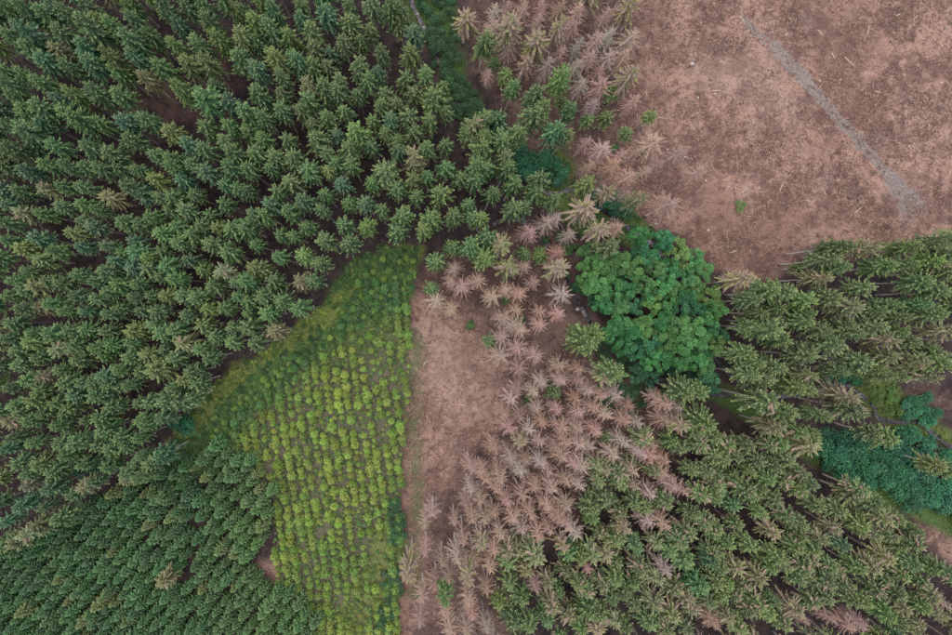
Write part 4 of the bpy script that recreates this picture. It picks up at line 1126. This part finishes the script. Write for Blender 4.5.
# ------------------------------------------------------------------ slash: twigs and branches left on the felled ground
BRASH = [(878, 96, 1.6, 420), (921, 101, 2.0, 700), (921, 134, 1.6, 400), (835, 81, 1.6, 420), (730, 45, 2.2, 600), (790, 20, 1.8, 450), (905, 12, 2.0, 500), (742, 250, 2.6, 700),
         (700, 262, 2.4, 500), (670, 60, 2.0, 450), (690, 110, 1.8, 350), (770, 140, 1.8, 350), (800, 180, 2.2, 450), (850, 190, 2.0, 400), (655, 180, 2.0, 400), (880, 232, 2.0, 400), (760, 215, 1.6, 300)]
def slash(polys, seed, name, label):
    r = np.random.default_rng(seed); P = []
    for poly, n in polys:
        xs = [p[0] for p in poly]; ys = [p[1] for p in poly]
        x = r.uniform(max(min(xs), -40), min(max(xs), 1000), n); y = r.uniform(max(min(ys), -40), min(max(ys), 680), n)
        ok = inside(x, y, poly); x, y = x[ok], y[ok]
        v = RM @ np.stack([(x-W_PX/2)/F_PX, -(y-H_PX/2)/F_PX, -np.ones_like(x)])
        t = -CAM_H/v[2]; wx, wy = v[0]*t, v[1]*t
        keep = r.random(len(wx)) < np.clip((fbm(wx, wy, 0.16, 63, 3)-0.3)*2.4, 0.12, 1)
        P.append(np.stack([wx[keep], wy[keep]], -1))
    for cx, cy, rad, m in BRASH:
        bx, by = at_z(cx, cy, 0)
        P.append(np.stack([r.normal(bx, rad, m), r.normal(by, rad*0.7, m)], -1))
    P = np.vstack(P); n = len(P)
    z = ground_z(P[:, 0], P[:, 1])
    L = r.gamma(1.6, 0.25, n)+0.14; wd = r.uniform(0.014, 0.04, n)*(1+0.5*L)
    az = r.uniform(0, TAU, n)+1.2*fbm(P[:, 0], P[:, 1], 0.3, 5, 2); el = r.normal(0.05, 0.16, n)
    d = np.stack([np.cos(az)*np.cos(el), np.sin(az)*np.cos(el), np.sin(el)], -1)
    s = np.stack([-np.sin(az), np.cos(az), np.zeros(n)], -1); u = np.cross(s, d)
    c0 = np.column_stack([P, z+0.05])-d*L[:, None]*0.5; c1 = c0+d*L[:, None]
    V = np.empty((n, 6, 3))
    for k in range(3):
        a = TAU*k/3+0.5; off = (s*math.cos(a)-u*math.sin(a))*wd[:, None]
        V[:, k] = c0+off; V[:, 3+k] = c1+off*0.6
    b = np.arange(n)[:, None]*6
    F = np.concatenate([b+np.array([[k, (k+1) % 3, 3+(k+1) % 3, 3+k]]) for k in range(3)], 1).reshape(-1, 4)
    pal = np.array([(0.085, 0.054, 0.047), (0.15, 0.094, 0.078), (0.24, 0.155, 0.124), (0.31, 0.215, 0.17), (0.50, 0.40, 0.32)])
    ci = r.choice(5, n, p=[.34, .32, .22, .11, .01])
    C = np.repeat(pal[ci]*r.uniform(0.8, 1.2, (n, 1)), 3, 0)
    me = mesh_np(name, V.reshape(-1, 3), F, {'tw': np.repeat(r.random(n), 3), 'br': np.ones(n*3)}, M_STICK, {'tint': C})
    return tag(link(name, me), label, 'branches', kind='stuff')
slash([(P_CLEAR, 62000), (P_STRIP, 15000), (P_DEADFLOOR, 6000), (P_DEADFLOOR2, 9000), (P_GAP, 800), (P_BARE_R, 700), (P_BARE_R2, 500)], 8, 'slash_branches',
      'brown twigs and broken branches littering the felled ground')

# ------------------------------------------------------------------ single logs, stumps and stones one can pick out
LOGS = [(744.5, 190.5, 0.72, 1.5), (858, 210, 0.7, 2.0), (737, 189, -0.4, 1.2), (742, 20, -0.9, 1.9), (771, 10, 0.3, 1.2), (820, 33, -0.9, 1.4), (898, 15, 0.4, 1.1), (941, 45, -1.2, 1.5),
        (877, 92, -0.3, 1.2), (833, 56, -1.0, 1.4), (915, 18, 0.8, 1.3), (849, 62, -0.75, 2.6), (733, 252, 0.3, 1.5), (716, 91, 0.1, 1.7), (868, 30, 1.3, 1.6), (781, 96, -0.5, 1.1),
        (463, 405, -0.4, 1.2), (425, 363, 0.9, 1.0)]
def log_mesh(L, seed):
    r = random.Random(seed)
    V, F = tube([(-L/2, 0, 0.08), (-L/6, r.uniform(-.05, .05), 0.085), (L/6, r.uniform(-.05, .05), 0.08), (L/2, 0, 0.075)], [0.10, 0.095, 0.085, 0.07], 8)
    v2, f2 = tube([(L*0.1, 0, 0.1), (L*0.16, 0.18, 0.2), (L*0.2, 0.3, 0.26)], [0.03, 0.025, 0.01], 5)
    V, F = merge([(V, F), (v2, f2)])
    return mesh_np('log', V, F, mat=M_LOG, smooth=False)
M_LOG = bark_mat('pale_log', (0.26, 0.19, 0.15), (0.42, 0.33, 0.26))
for i, (px, py, a, L) in enumerate(LOGS):
    x, y, g = on_ground(px, py)
    o = link('log', log_mesh(L, i), loc=(x, y, g+0.03)); o.rotation_euler = (0, 0, a)
    tag(o, cat='log', group='pale logs on the felled ground')
    pl = 'on the brown strip' if px < 500 else ('right of the grey track' if px-738 > (py-15)*0.95 else 'left of the grey track')
    register(o, ('long' if L > 1.6 else 'short')+' pale broken log', pl, px, py)
def stone_mesh(seed, R):
    r = random.Random(seed); V, F = [], []
    rings, n = 5, 9
    for i in range(rings+1):
        th = math.pi*i/rings
        for k in range(n):
            q = R*(0.8+0.35*r.random()); V.append((q*math.sin(th)*math.cos(TAU*k/n)*1.2, q*math.sin(th)*math.sin(TAU*k/n), q*math.cos(th)*0.7+R*0.4))
    for i in range(rings):
        for k in range(n): F.append((i*n+k, (i+1)*n+k, (i+1)*n+(k+1) % n, i*n+(k+1) % n))
    return mesh_np('stone', V, F, mat=M_ROCK)
for i, (px, py, R, lab) in enumerate([(577.5, 309, 0.38, 'white rounded stone beside the brook left of the grove'), (692, 64, 0.35, 'pale stone on the felled ground right of the dead trees'),
                                      (708, 230.5, 0.25, 'small white stone on the felled ground above the grove'), (489, 520, 0.25, 'small white stone among the dead spruces beside the strip'),
                                      (510.5, 174, 0.28, 'small pale stone glimpsed between the spruces above the stream'), (698, 98, 0.2, 'tiny pale stone low on the felled slope by the dead trees')]):
    x, y, g = on_ground(px, py)
    o = link('stone', stone_mesh(i+40, R), loc=(x, y, g)); tag(o, lab, 'stone')
for i in range(26):                                      # stumps
    r = random.Random(900+i)
    px, py = r.uniform(655, 945), r.uniform(8, 225)
    if not inp(px, py, P_CLEAR): continue
    x, y, g = on_ground(px, py)
    V, F = tube([(0, 0, -0.2), (0, 0, 0.05), (0, 0, 0.3)], [0.28, 0.19, 0.17], 9)
    o = link('stump', mesh_np('stump', V, F, mat=M_LOG if i % 3 == 0 else M_BARK_BROAD), loc=(x, y, g))
    tag(o, cat='stump', group='stumps on the felled ground')
    register(o, ('pale' if i % 3 == 0 else 'dark')+' low cut stump', ('in the upper' if py < 90 else ('in the middle' if py < 160 else 'in the lower'))+' felled ground', px, py)
finish_labels()
print('trees', len(TIPS), 'young', len(yt), 'saplings', len(sp), 'ferns', len(ferns), 'objects', len(bpy.data.objects))
